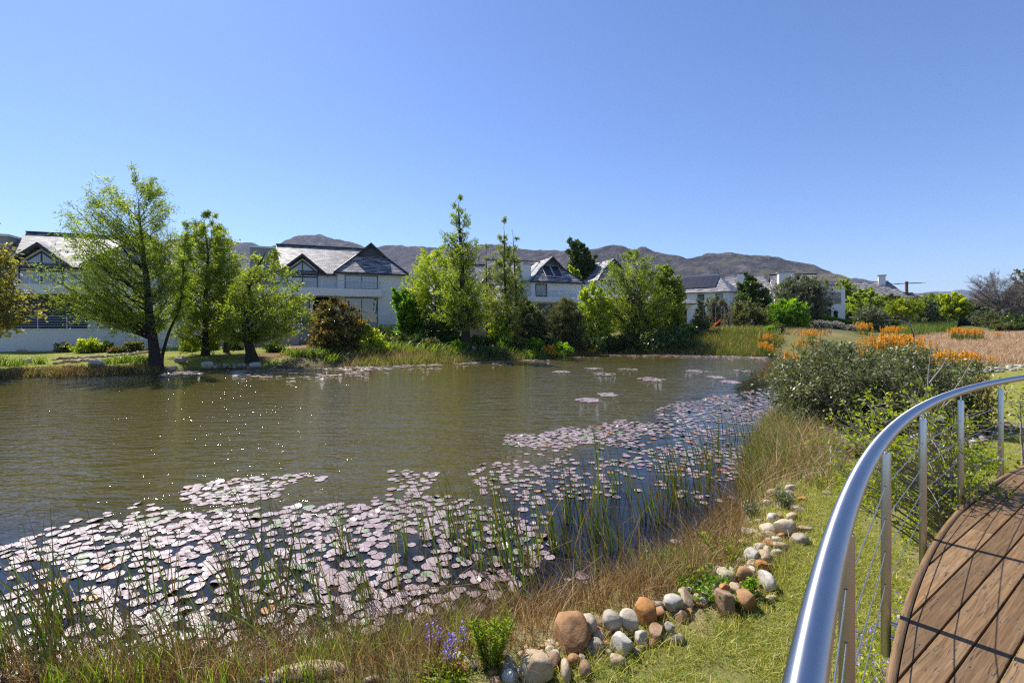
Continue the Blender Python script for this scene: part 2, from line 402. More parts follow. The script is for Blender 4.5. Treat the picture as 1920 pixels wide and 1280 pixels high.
CTRL = np.array([  # x, y, land height, bank width
 (-6,2,.28,.9),(-3,2.6,.28,.9),(0,3.6,.30,.9),(1.5,4.4,.30,.9),(3.4,5.5,.36,1.0),(5.5,8,.42,1.2),(8,13,.46,1.5),(3,1,.38,1),(0,-3,.35,1),(10,6,.5,1),(14,10,.55,1),
 (-20,-5,.4,1.5),(14,15,.5,1.5),(18,18,.55,1.5),(27,27,.68,2),(34,28,.7,2),(45,30,.8,2),(32,34,.85,3),(38,45,1.1,3),(48,58,1.4,3),(60,70,1.6,4),(74,76,1.6,4),(80,82,2.3,4),(95,95,3.4,4),(85,100,3.4,4),
 (33,55,2.0,8),(15,60,2.55,9),(20,63,2.6,9),(26,62,2.6,9),(32,62,2.4,9),(40,72,2.6,9),(10,62,2.5,8),(4,50,1.0,5),(8,56,1.7,6),(0,46,.9,4),(-4,46,.85,4),(-8,42,.75,4),(-7,50,1.4,4),(0,58,2.3,6),
 (-13,50,1.6,4),(-13,44,.85,4),(-18,45,1.0,3),(-17,36,.75,2),(-17,33,.55,1.6),(-24,32,.6,2),(-26,30,.5,1.8),(-28,38,.75,2),(-36,40,.78,2),(-33,30,.5,2),(-24,42,.9,2),(-50,38,.8,2),(-30,55,2.2,3),
 (-15,62,3.0,3),(10,80,3.2,3),(30,90,3.4,4),(60,110,3.8,4),(0,120,3.6,4),(-50,90,3,4),(120,130,5,4),(60,160,4,4),(0,300,5,4),(200,300,6,4),(-200,300,5,4),(0,900,8,4),(600,900,8,4),(-600,900,8,4)], float)
def terr(x, y):
    x = np.asarray(x, float); y = np.asarray(y, float); sh = x.shape; x = x.ravel(); y = y.ravel()
    sc = 1.0+.02*np.hypot(x, y)
    num = np.zeros_like(x); nw = np.zeros_like(x); den = np.zeros_like(x)
    for cx, cy, cz, cw in CTRL:
        w = 1.0/(((x-cx)**2+(y-cy)**2)/sc**2+.4)**1.6
        num += w*cz; nw += w*cw; den += w
    Hh = num/den; W = nw/den
    d = pond_sd(x, y)
    nz = fbm(x*.55, y*.55, 4)*.16*np.clip(W/2, .3, 1.2)+fbm(x*2.3+5, y*2.3, 3)*.05
    land = .10*sstep(0, .35, d)+(Hh-.10)*sstep(0, 1, d/W)+nz*sstep(0, 1.5, d)
    wat = -1.1*sstep(0, 2.2, -d)-.02
    z = np.where(d > 0, land, wat)
    return z.reshape(sh)

_YY = np.concatenate([np.linspace(1.2, 20, 1200), np.linspace(20.02, 110, 1800), np.geomspace(110.1, 900, 400)])
def ground_at(u, v, dz=0.0):
    """first point of the view ray through a pixel that is dz above the terrain"""
    x = (u-U0)/F*_YY; z = EYE-(v-V0)/F*_YY
    t = np.maximum(terr(x, _YY), 0.0)+dz
    h = np.nonzero(z <= t)[0]
    i = h[0] if len(h) else len(_YY)-1
    return float(x[i]), float(_YY[i]), float(t[i]-dz)

def tz(x, y): return float(terr(np.array([x]), np.array([y]))[0])

def in_poly(x, y, poly):
    p = np.array(poly); q = np.roll(p, -1, 0); ins = np.zeros(np.shape(x), bool)
    for (ax, ay), (bx, by) in zip(p, q):
        if ay != by: ins ^= ((ay > y) != (by > y)) & (x < (bx-ax)*(y-ay)/(by-ay)+ax)
    return ins

def make_ground():
    xs = np.unique(np.round(np.concatenate([-np.geomspace(46, 11000, 34)[::-1], np.arange(-45, -7, .75), np.arange(-7, 12, .13), np.arange(12, 60, .75), np.geomspace(60.5, 11000, 44)]), 3))
    ys = np.unique(np.round(np.concatenate([np.arange(-60, -2, 6), np.arange(-2, 15, .13), np.arange(15, 75, .65), np.geomspace(75.5, 11000, 60)]), 3))
    X, Y = np.meshgrid(xs, ys); x = X.ravel(); y = Y.ravel()
    z = terr(x, y); d = pond_sd(x, y)
    n1 = fbm(x*.35, y*.35, 5); n2 = fbm(x*1.7+3, y*1.7, 4); n3 = fbm(x*.06+9, y*.06, 4)
    def rgb(*c): return np.array(c)
    c = np.empty((len(x), 3)); c[:] = rgb(.115, .125, .045)
    def put(m, col, k=1.0):
        m = np.clip(m*k, 0, 1)[:, None]; c[:] = c*(1-m)+np.array(col)*m
    put(sstep(-.25, .3, n1+n3), (.17, .15, .07))
    near = sstep(22, 15, y)*sstep(-1, .8, x) 
    put(near, (.20, .195, .06)); put(near*sstep(-.05, .22, n2+.6*n1), (.33, .275, .155)); put(near*sstep(.12, .35, fbm(x*.9+40, y*.9, 5)), (.17, .12, .075))
    lawn = in_poly(x, y, [(8, 8), (30, 8), (60, 26), (34, 27), (25, 26.5), (16, 18)])
    put(lawn*1.0, (.24, .245, .055)); put(lawn*sstep(.0, .3, n2), (.31, .275, .11))
    fieldp = in_poly(x, y, [(26, 27.5), (60, 28), (110, 70), (80, 77), (56, 68), (40, 52), (33, 42)])
    put(fieldp*1.0, (.27, .185, .11)); put(fieldp*sstep(0, .3, n2), (.33, .25, .16))
    left = in_poly(x, y, [(-62, 20), (-27, 24), (-16, 31), (-15.5, 36), (-18, 43), (-62, 45)])
    put(left*1.0, (.21, .23, .045)); put(left*sstep(-.05, .25, n2), (.29, .285, .075)); put(left*sstep(.1, .3, n1), (.10, .13, .035))
    soil = in_poly(x, y, [(-19, 33), (-10.5, 36), (-9.5, 44), (-19, 48), (-22, 43), (-18.8, 37)])
    put(soil*1.0, (.22, .115, .065)); put(soil*sstep(-.05, .2, n2), (.30, .21, .14)); put(soil*sstep(.08, .3, n1), (.10, .085, .05))
    soil2 = in_poly(x, y, [(-5, 41), (1.5, 42), (1, 49), (-5.5, 50)])
    put(soil2*1.0, (.27, .135, .07)); put(soil2*sstep(0, .25, n2), (.20, .13, .07))
    bank = in_poly(x, y, [(10, 50), (24, 44), (36, 44), (38, 62), (12, 61)])
    put(bank*1.0, (.17, .155, .055)); put(bank*sstep(0, .3, n1+.5*n2), (.27, .20, .11))
    lawn2 = in_poly(x, y, [(12, 60), (26, 60), (30, 75), (14, 80)])
    put(lawn2*1.0, (.17, .21, .04))
    put(sstep(.55, .05, d)*(d > -.1), (.075, .06, .035))
    put((d < 0)*1.0, (.06, .045, .025))
    ny, nx = X.shape
    i = np.arange(ny-1)[:, None]*nx+np.arange(nx-1)[None]
    Q = np.stack([i, i+1, i+nx+1, i+nx], -1).reshape(-1, 4)
    t = NT('ground_soil_and_grass'); p = t.pos()
    col = t.attr('gcol', 'Color')
    a = t.noise(p, 2.5, 6, .65); b = t.noise(p, 28, 5, .7)
    col = t.mix(t.math('MULTIPLY', a, .75), col, t.mix(1.0, col, (.55, .60, .5), 'MULTIPLY'))
    col = t.mix(t.math('MULTIPLY', b, .6), col, t.mix(1.0, col, (1.5, 1.4, 1.5), 'MULTIPLY'))
    m = t.done(t.bsdf(col, .95, .1, 0, t.bump(b, .8, .03, t.bump(a, .4, .08))))
    o = mesh_np('ground', np.stack([x, y, z], 1), Q, m, col=c, smooth=True); tag(o, kind='structure')
make_ground()

def make_water():
    a = np.array(POND)
    # grid clipped by the terrain: sheet at z=0 slightly larger than the pond
    xs = np.concatenate([np.arange(-75, -8, 2.0), np.arange(-8, 9, .5), np.arange(9, 32, 1.0)]); ys = np.concatenate([np.arange(2.5, 16, .5), np.arange(16, 54, 1.0)])
    X, Y = np.meshgrid(xs, ys); x = X.ravel(); y = Y.ravel(); ny, nx = X.shape
    d = pond_sd(x, y)
    i = np.arange(ny-1)[:, None]*nx+np.arange(nx-1)[None]
    Q = np.stack([i, i+1, i+nx+1, i+nx], -1).reshape(-1, 4)
    Q = Q[(d[Q] < 1.2).any(1)]
    # open water silty and rippled; lily water clear, calm, its colour darkened for pad shade
    line = in_poly
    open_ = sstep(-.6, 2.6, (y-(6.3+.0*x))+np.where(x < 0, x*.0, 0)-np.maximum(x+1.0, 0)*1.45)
    t = NT('pond_water'); p = t.pos(); ca = t.attr('rnd')
    n = t.noise(p, .25, 3)
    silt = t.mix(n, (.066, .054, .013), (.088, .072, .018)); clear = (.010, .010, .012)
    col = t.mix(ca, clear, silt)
    mp = t.mapping(p, (.55, 1.5, 1), (0, 0, R(14)))
    w1 = t.n('ShaderNodeTexWave', Vector=mp, Scale=.75, Distortion=7.0, Detail=3, Detail__Scale=1.3, Detail__Roughness=.6); w1.bands_direction = 'Y'
    w2 = t.noise(t.mapping(p, (1.2, 3.2, 1), (0, 0, R(10))), 2.6, 4, .6, .6)
    w3 = t.noise(t.mapping(p, (1.5, 2.4, 1)), 7, 3, .6, .4)
    h = t.math('ADD', t.math('MULTIPLY', w1.outputs[0], .35), t.math('ADD', t.math('MULTIPLY', w2, .8), t.math('MULTIPLY', w3, .22)))
    amp = t.math('MULTIPLY_ADD', ca, .93, .07)
    q1 = t.noise(t.mapping(p, (.75, 2.7, 1), (0, 0, R(-16))), 1.0, 2, .5, .6); q2 = t.noise(t.mapping(p, (2.6, 5.6, 1), (0, 0, R(10))), 1.0, 2, .5, .5); q3 = t.noise(t.mapping(p, (8, 13, 1)), 1.0, 1)
    gust = t.math('MULTIPLY_ADD', t.noise(t.mapping(p, (.5, 1, 1)), .16, 2), 1.5, .2)
    h = t.math('ADD', t.math('MULTIPLY', q1, .11), t.math('ADD', t.math('MULTIPLY', q2, .045), t.math('MULTIPLY', q3, .020)))
    nr = t.bump(t.math('MULTIPLY', h, t.math('MULTIPLY', amp, gust)), 1.0, 1.0)
    m = t.done(t.bsdf(col, .025, .5, 0, nr, IOR=1.33))
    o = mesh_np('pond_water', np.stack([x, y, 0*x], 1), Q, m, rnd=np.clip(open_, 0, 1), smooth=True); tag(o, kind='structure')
make_water()

# ---------------------------------------------------------------- mountains
def make_mountains():
    t = NT('mountain_slope'); p = t.pos()
    a = t.noise(p, .0035, 7, .62); b = t.noise(p, .017, 6, .65); c_ = t.noise(t.mapping(p, (1, 1, 2.5)), .006, 5, .6)
    veg = t.ramp(a, [(.3, (.05, .047, .02)), (.55, (.10, .088, .042)), (.75, (.14, .112, .06))])
    rock = t.ramp(b, [(.35, (.02, .018, .02)), (.55, (.075, .062, .06)), (.75, (.19, .16, .15))])
    sz = t.n('ShaderNodeSeparateXYZ', Vector=p)
    hi = t.math('MULTIPLY_ADD', sz.outputs[2], 1/1250.0, -.11)
    f = t.ramp(t.math('ADD', c_, hi), [(.53, (0, 0, 0)), (.575, (1, 1, 1))])
    col = t.mix(f, veg, rock)
    m = t.done(t.bsdf(col, .95, .05, 0, t.bump(b, 1.0, 30.0)))
    def ridge(name, prof, Yf, Yr, Yb, seed, amp, du, spread=None):
        u = np.arange(prof[0][0], prof[-1][0]+.1, du); vr = np.interp(u, [q[0] for q in prof], [q[1] for q in prof])
        vr = vr+fbm(u*.045+seed, u*0+seed, 5)*7.0
        Yr = np.interp(u, [p[0] for p in Yr], [p[1] for p in Yr]); Yf = Yr*Yf; Yb = Yr*Yb; kk = Yr/2600.
        rr = np.linspace(0, 1.35, 60)
        Uu, Rr = np.meshgrid(u, rr)
        Yd = np.where(Rr <= 1, Yf+(Yr-Yf)*Rr, Yr+(Yb-Yr)*(Rr-1)/.35)
        X = (Uu-U0)/F*Yr*(.55+.45*np.minimum(Rr, 1.0)*1.0) if spread else (Uu-U0)/F*Yr
        Hr = (V0-vr)/F*Yr; amp = amp*np.clip(kk, .8, 1.5)
        prf = np.where(Rr <= 1, .55*Rr**1.25+.45*Rr**3.0, np.maximum(0, 1-((Rr-1)/.35)**1.3))
        g = fbm(X*.0035+seed*3, Yd*.0018+seed, 6)
        g2 = -np.abs(fbm(X*.006+seed*5+.3*fbm(Yd*.004, X*.002, 3), Yd*.0007+4, 5))
        win = np.clip(np.sin(np.pi*np.clip(Rr/1.0, 0, 1)), 0, 1)**.8*np.where(Rr <= 1, 1, 0)
        Z = EYE+Hr*prf+(g*amp*.7+g2*amp*2.0+amp*.12)*win*np.clip(Hr/250, .15, 1)+fbm(X*.016, Yd*.016, 5)*amp*.16*np.clip(Rr*2, 0, 1)*np.clip(Hr/150, 0, 1)
        Z = np.where(Rr == 0, -2, Z)
        ny, nx = X.shape; i = np.arange(ny-1)[:, None]*nx+np.arange(nx-1)[None]
        Q = np.stack([i, i+1, i+nx+1, i+nx], -1).reshape(-1, 4)
        o = mesh_np(name, np.stack([X.ravel(), Yd.ravel(), Z.ravel()], 1), Q, m, smooth=True); tag(o, kind='structure')
    A = [(-900,470),(-500,440),(-250,455),(0,462),(150,450),(300,452),(360,440),(420,447),(470,455),(500,463),(520,456),(540,446),(556,440),(578,437),(600,439),(625,445),(655,452),(680,460),(702,465),
         (722,459),(740,457),(775,460),(800,462),(835,464),(870,459),(900,456),(925,458),(950,461),(985,465),(1015,468),(1062,467),(1105,465),(1135,459),(1152,457),(1166,459),(1180,466),(1192,466),(1204,461),(1218,462),(1232,469),
         (1262,477),(1290,482),(1310,480),(1340,472),(1360,470),(1385,472),(1412,477),(1440,478),(1465,480),(1480,486),(1505,492),(1525,495),(1545,505),(1562,517),(1580,530),(1610,552),(1650,580),(1700,600),(1760,606)]
    ridge('mountain_ridge', A, .45, [(-900,5200),(500,4600),(760,3900),(1000,3000),(1300,2500),(1700,2400)], 1.38, 3, 105, 4)
    B = [(1440,600),(1500,560),(1560,532),(1585,521),(1600,519),(1618,520),(1632,524),(1650,529),(1668,535),(1690,545),(1712,556),(1740,575),(1790,598),(1840,606)]
    ridge('distant_hill', B, .72, [(1400,4300),(1900,4300)], 1.17, 11, 55, 3)
    Cc = [(1500,606),(1640,580),(1700,560),(1735,549),(1760,546),(1800,544),(1850,545),(1900,543),(1960,548),(2060,552),(2200,548),(2400,570),(2700,600)]
    ridge('far_range', Cc, .82, [(1400,8800),(2800,8800)], 1.12, 21, 40, 6)
make_mountains()
# ---------------------------------------------------------------- round timber deck with steel railing
DC = (14.486, -9.471); DR = 17.367; DZ = 1.36; RZ = 2.36
def dpt(a, r=DR, z=0.0): return (DC[0]+r*math.cos(a), DC[1]+r*math.sin(a), z)
def dang(x, y): return math.atan2(y-DC[1], x-DC[0])
A_post2 = dang(2.12, 2.74); STEP = 1.425/DR
def make_deck():
    root = empty('wooden_deck', (5, 0, DZ-.2)); tag(root, 'curved brown timber deck with wide gaps between its boards', 'deck')
    inv = lambda p: (p[0]-5, p[1], p[2]-(DZ-.2))
    d = np.array([math.cos(R(34.7)), math.sin(R(34.7))]); nrm = np.array([-d[1], d[0]])
    c = np.array(DC); pitch = .1335; wid = .1235; Rb = DR-.105
    acc = MB(); uvs = []
    me_v = []; me_f = []; me_uv = []; me_r = []
    rng = random.Random(5)
    # reference seam passes through (1.752,2.196)
    o0 = float(np.dot(np.array([1.752, 2.196])-c, nrm))
    for k in range(-44, 40):
        lo = o0+k*pitch+.005; hi = lo+wid
        if hi >= Rb-.001 or lo <= -6: continue
        offs = np.linspace(lo, hi, 7)
        st = [c+nrm*o-d*math.sqrt(max(Rb*Rb-o*o, 0)) for o in offs]
        # boards run on to the right, cut in lengths
        s0 = np.dot(st[0]-c, d); end = s0+27
        cuts = [None]; x = max(np.dot(p-c, d) for p in st)+rng.uniform(.8, 4.2)
        while x < end: cuts.append(x); x += rng.uniform(3.0, 4.8)
        for j in range(len(cuts)-1):
            r = rng.random(); dz = rng.uniform(-.0015, .0015)
            if cuts[j] is None: left = [p for p in st]
            else: left = [c+nrm*o+d*(cuts[j]+.002) for o in (offs[0], offs[-1])]
            right = [c+nrm*offs[-1]+d*(cuts[j+1]-.002), c+nrm*offs[0]+d*(cuts[j+1]-.002)]
            poly = left+right; n = len(poly); b = len(me_v)
            for z in (DZ+dz, DZ-.032):
                for p in poly: me_v.append(inv((p[0], p[1], z))); me_r.append(r)
            fs = [tuple(b+i for i in range(n))[::-1], tuple(b+n+i for i in range(n))]+[(b+i, b+(i+1) % n, b+n+(i+1) % n, b+n+i) for i in range(n)]
            for f in fs:
                me_f.append(f)
                for vi in f:
                    p = poly[(vi-b) % n]; me_uv += [np.dot(p-c, d)+k*3.1, np.dot(p-c, nrm)]
    me = bpy.data.meshes.new('boards'); me.from_pydata(me_v, [], me_f); me.update()
    a = me.attributes.new('rnd', 'FLOAT', 'POINT'); a.data.foreach_set('value', np.array(me_r, np.float32))
    l = me.uv_layers.new(name='UVMap'); l.data.foreach_set('uv', np.array(me_uv, np.float32))
    import bmesh
    bm = bmesh.new(); bm.from_mesh(me); bmesh.ops.recalc_face_normals(bm, faces=bm.faces); bm.to_mesh(me); bm.free()
    me.materials.append(M_deck)
    o = bpy.data.objects.new('boards', me); COL.objects.link(o); o.parent = root
    bv = o.modifiers.new('b', 'BEVEL'); bv.width = .003; bv.segments = 2; bv.limit_method = 'ANGLE'; bv.angle_limit = R(50)
    # screw heads, two per board at every joist line
    sv = []; sf = []
    for s in np.arange(-15.4, 4, .6):
        for k in range(-44, 40):
            lo = o0+k*pitch+.005
            for e in (.025, .0985):
                p = c+nrm*(lo+e)+d*(s+rng.uniform(-.012, .012))
                if (lo+e) > Rb-.02 or np.hypot(*(p-c)) > Rb-.015 or p[0] > 9 or p[1] < -1 or p[0] < -1: continue
                b = len(sv); rr = .0046
                for q in range(7): sv.append(inv((p[0]+rr*math.cos(q*.8976), p[1]+rr*math.sin(q*.8976), DZ+.0028)))
                sf.append([b+q for q in range(7)])
    sc = mesh_np('screw_heads', sv, np.array(sf), M_cable, root); sc['kind'] = 'stuff'
    # bent rim board
    an = np.linspace(dang(-1.5, -3), dang(13, 9), 90)
    V = []; Q = []; UV = []
    for a_ in an:
        for r_, z in ((DR-.062, DZ+.004), (DR-.062, DZ-.15), (DR-.099, DZ-.15), (DR-.099, DZ+.004)): V.append(inv(dpt(a_, r_, z)))
    for i in range(len(an)-1):
        for j in range(4):
            j2 = (j+1) % 4; Q.append((i*4+j, i*4+j2, i*4+4+j2, i*4+4+j))
            s0 = an[i]*DR; s1 = an[i+1]*DR
            UV += [s0, j*.05, s0, j*.05+.05, s1, j*.05+.05, s1, j*.05]
    mesh_np('rim_board', V, np.array(Q), M_deck, root, rnd=np.full(len(V), .35), uv=UV)
    # joists below
    jb = MB()
    for s in range(-9, 9):
        p = c+d*(-12+s*.9+9)*1.0; q = p
    for s in np.arange(-16, 4, .9):
        a0 = c+d*s; h = math.sqrt(max((Rb-.08)**2-s*s, 0))
        p0 = a0+nrm*max(-5, -h); p1 = a0+nrm*h
        e = d*.022
        jb.prism([inv((*(p0-e), DZ-.036)), inv((*(p1-e), DZ-.036)), inv((*(p1+e), DZ-.036)), inv((*(p0+e), DZ-.036))], (0, 0, -.15))
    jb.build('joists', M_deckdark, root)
    for a_ in np.arange(dang(2.12, 2.74)-7*STEP*1.5, dang(2.12, 2.74)+7*STEP*1.5, STEP*1.5):
        x, y, _ = dpt(a_, DR-.7)
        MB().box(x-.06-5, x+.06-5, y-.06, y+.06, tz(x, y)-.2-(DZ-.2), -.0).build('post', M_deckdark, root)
make_deck()

def make_railing():
    root = empty('deck_railing', dpt(A_post2, DR, DZ)); tag(root, 'curved stainless steel railing with round handrail and thin wire cables round the deck edge', 'railing')
    ox, oy, oz = root.location
    iv = lambda p: (p[0]-ox, p[1]-oy, p[2]-oz)
    an = np.linspace(dang(-1.2, -2.2), dang(13, 8.5), 220)
    P = [iv(dpt(a, DR, RZ)) for a in an]
    V, Q = tube(np.array(P), .034, 28)
    # uv: x along the tube, y around
    uv = []
    for q in Q:
        i = q[0]//28; j = q[0] % 28; s0 = an[i]*DR; s1 = an[i+1]*DR
        uv += [s0, j/28, s0, (j+1)/28, s1, (j+1)/28, s1, j/28]
    mesh_np('handrail', V, Q, M_steel, root, smooth=True, uv=uv)
    pa = [A_post2-k*STEP for k in range(-4, 7)]
    H = (.17, .355, .54, .725)
    first = None
    for a in pa:
        x, y, _ = iv(dpt(a))
        if first is None:
            b = MB(); rr = [.0, .0225, .0245, .0245, .0245, .0225, .006, .0055, .0055]
            zz = [-.24, -.24, -.238, 0, .905, .912, .914, .916, .985]
            b.tube([(0, 0, z) for z in zz], rr, 20, cap=False)
            po = b.build('post', M_steel, root, smooth=True)
            po.modifiers.new('e', 'EDGE_SPLIT').split_angle = R(40)
            first = po
            # bolt plate and cable grommets
            for h in H: MB().tube([(0, -.0275, h), (0, .0275, h)], .0042, 8).build('cable_ferrule', M_dark, po)
            for h in (-.05, -.13): MB().tube([(.02, 0, h), (.062, 0, h)], .011, 10).build('bolt', M_steel, po)
        else:
            po = copy_tree(first, root)
        po.location = (x, y, 0); po.rotation_euler = (0, 0, a-R(0) if False else a+R(180))
    for h in H:
        pts = []
        for i in range(len(pa)-1):
            p = np.array(iv(dpt(pa[i], DR, DZ+h))); q = np.array(iv(dpt(pa[i+1], DR, DZ+h)))
            for s in np.linspace(0, 1, 6)[:-1 if i < len(pa)-2 else None]:
                pp = p*(1-s)+q*s; pp[2] -= .006*math.sin(math.pi*s); pts.append(pp)
        V, Q = tube(np.array(pts), .0026, 6)
        mesh_np('cable', V, Q, M_cable, root, smooth=True)
make_railing()
# ---------------------------------------------------------------- blades, pads, reeds, stones by the water
def blades(rng, P, H, lean, wid, curve=.5, segs=3, droop=0.0, leandir=None, lsd=.6):
    """strips of grass: P (n,3) bases, H heights, lean fraction; returns V,F"""
    n = len(P); az = rng.uniform(0, 2*np.pi, n)
    if leandir is not None: az = leandir+rng.normal(0, lsd, n)
    L = np.stack([np.cos(az), np.sin(az), np.zeros(n)], 1)
    fz = rng.uniform(0, np.pi, n); S = np.stack([np.cos(fz), np.sin(fz), np.zeros(n)], 1)
    ts = np.linspace(0, 1, segs+1)
    rows = []
    for t in ts:
        off = L*(lean*H*(t*.35+.65*t**2*(1+curve)))[:, None]
        z = H*(t-np.asarray(droop)*t**3)
        c = P+off; c[:, 2] += z
        w = wid*(1-t**1.6)*.5+.0004
        rows += [c-S*np.asarray(w)[:, None], c+S*np.asarray(w)[:, None]]
    V = np.stack(rows, 1).reshape(-1, 3); k = 2*(segs+1)
    b = np.arange(n)[:, None]*k; q = []
    for s in range(segs): q.append(np.stack([b[:, 0]+2*s, b[:, 0]+2*s+1, b[:, 0]+2*s+3, b[:, 0]+2*s+2], 1))
    return V, np.concatenate(q), k

def scatter(rng, poly, n):
    p = np.array(poly); lo = p.min(0); hi = p.max(0); out = np.zeros((0, 2))
    while len(out) < n:
        q = rng.uniform(lo, hi, (n*2, 2)); q = q[in_poly(q[:, 0], q[:, 1], poly)]; out = np.concatenate([out, q])
    return out[:n]

def grass_field(name, mat, polys, seed, h, wid, lean=.4, segs=3, clump=0, zmin=None, dmax=None, leandir=None, hn=.0, droop=.0, dmin=None):
    rng = np.random.RandomState(seed); A = Acc()
    for poly, n in polys:
        q = scatter(rng, poly, n)
        if clump:
            f = fbm(q[:, 0]*clump+seed, q[:, 1]*clump, 3); q = q[f+rng.normal(0, .08, len(q)) > hn]
        if dmin is not None:
            q = q[pond_sd(q[:, 0], q[:, 1]) > dmin]
        if dmax is not None:
            q = q[pond_sd(q[:, 0], q[:, 1]) < dmax]
        z = terr(q[:, 0], q[:, 1]); P = np.stack([q[:, 0], q[:, 1], z-.01], 1)
        Hh = rng.uniform(h[0], h[1], len(P))*rng.uniform(.7, 1.1, len(P))
        V, Q, k = blades(rng, P, Hh, rng.uniform(.1, lean*2, len(P)), wid*rng.uniform(.6, 1.3, len(P)), segs=segs, leandir=leandir, droop=droop*rng.uniform(0, 1, len(P)) if droop else 0.)
        A.add(V, Q, np.repeat(rng.rand(len(P)), k))
    o = A.build(name, mat); tag(o, kind='stuff'); return o

def pad_shape(rng, r):
    n = 22; th = np.linspace(.09, 2*np.pi-.09, n); rot = rng.uniform(0, 6.28)
    rad = r*(1+.035*np.sin(th*9+rng.uniform(0, 6))+rng.normal(0, .018, n)); el = rng.uniform(.86, 1.0)
    x = rad*np.cos(th); y = rad*np.sin(th)*el
    zed = rng.normal(0, .0016, n)+.0022*np.sin(th*2+rng.uniform(0, 6))+.003
    if rng.rand() < .08: zed += np.clip(np.cos(th-rng.uniform(0, 6)), 0, 1)**3*rng.uniform(.02, .06)
    V = [(0.0, 0.0, .002)]; xm = x*.55; ym = y*.55
    V += [(xm[i], ym[i], .0035+zed[i]*.25+rng.normal(0, .0012)) for i in range(n)]+[(x[i], y[i], zed[i]) for i in range(n)]
    tri = [(0, 1+i, 2+i) for i in range(n-1)]; quad = [(1+i, 1+n+i, 2+n+i, 2+i) for i in range(n-1)]
    c, s = math.cos(rot), math.sin(rot); V = np.array(V); V[:, :2] = V[:, :2]@np.array([[c, s], [-s, c]])
    return V, np.array(tri), np.array(quad)

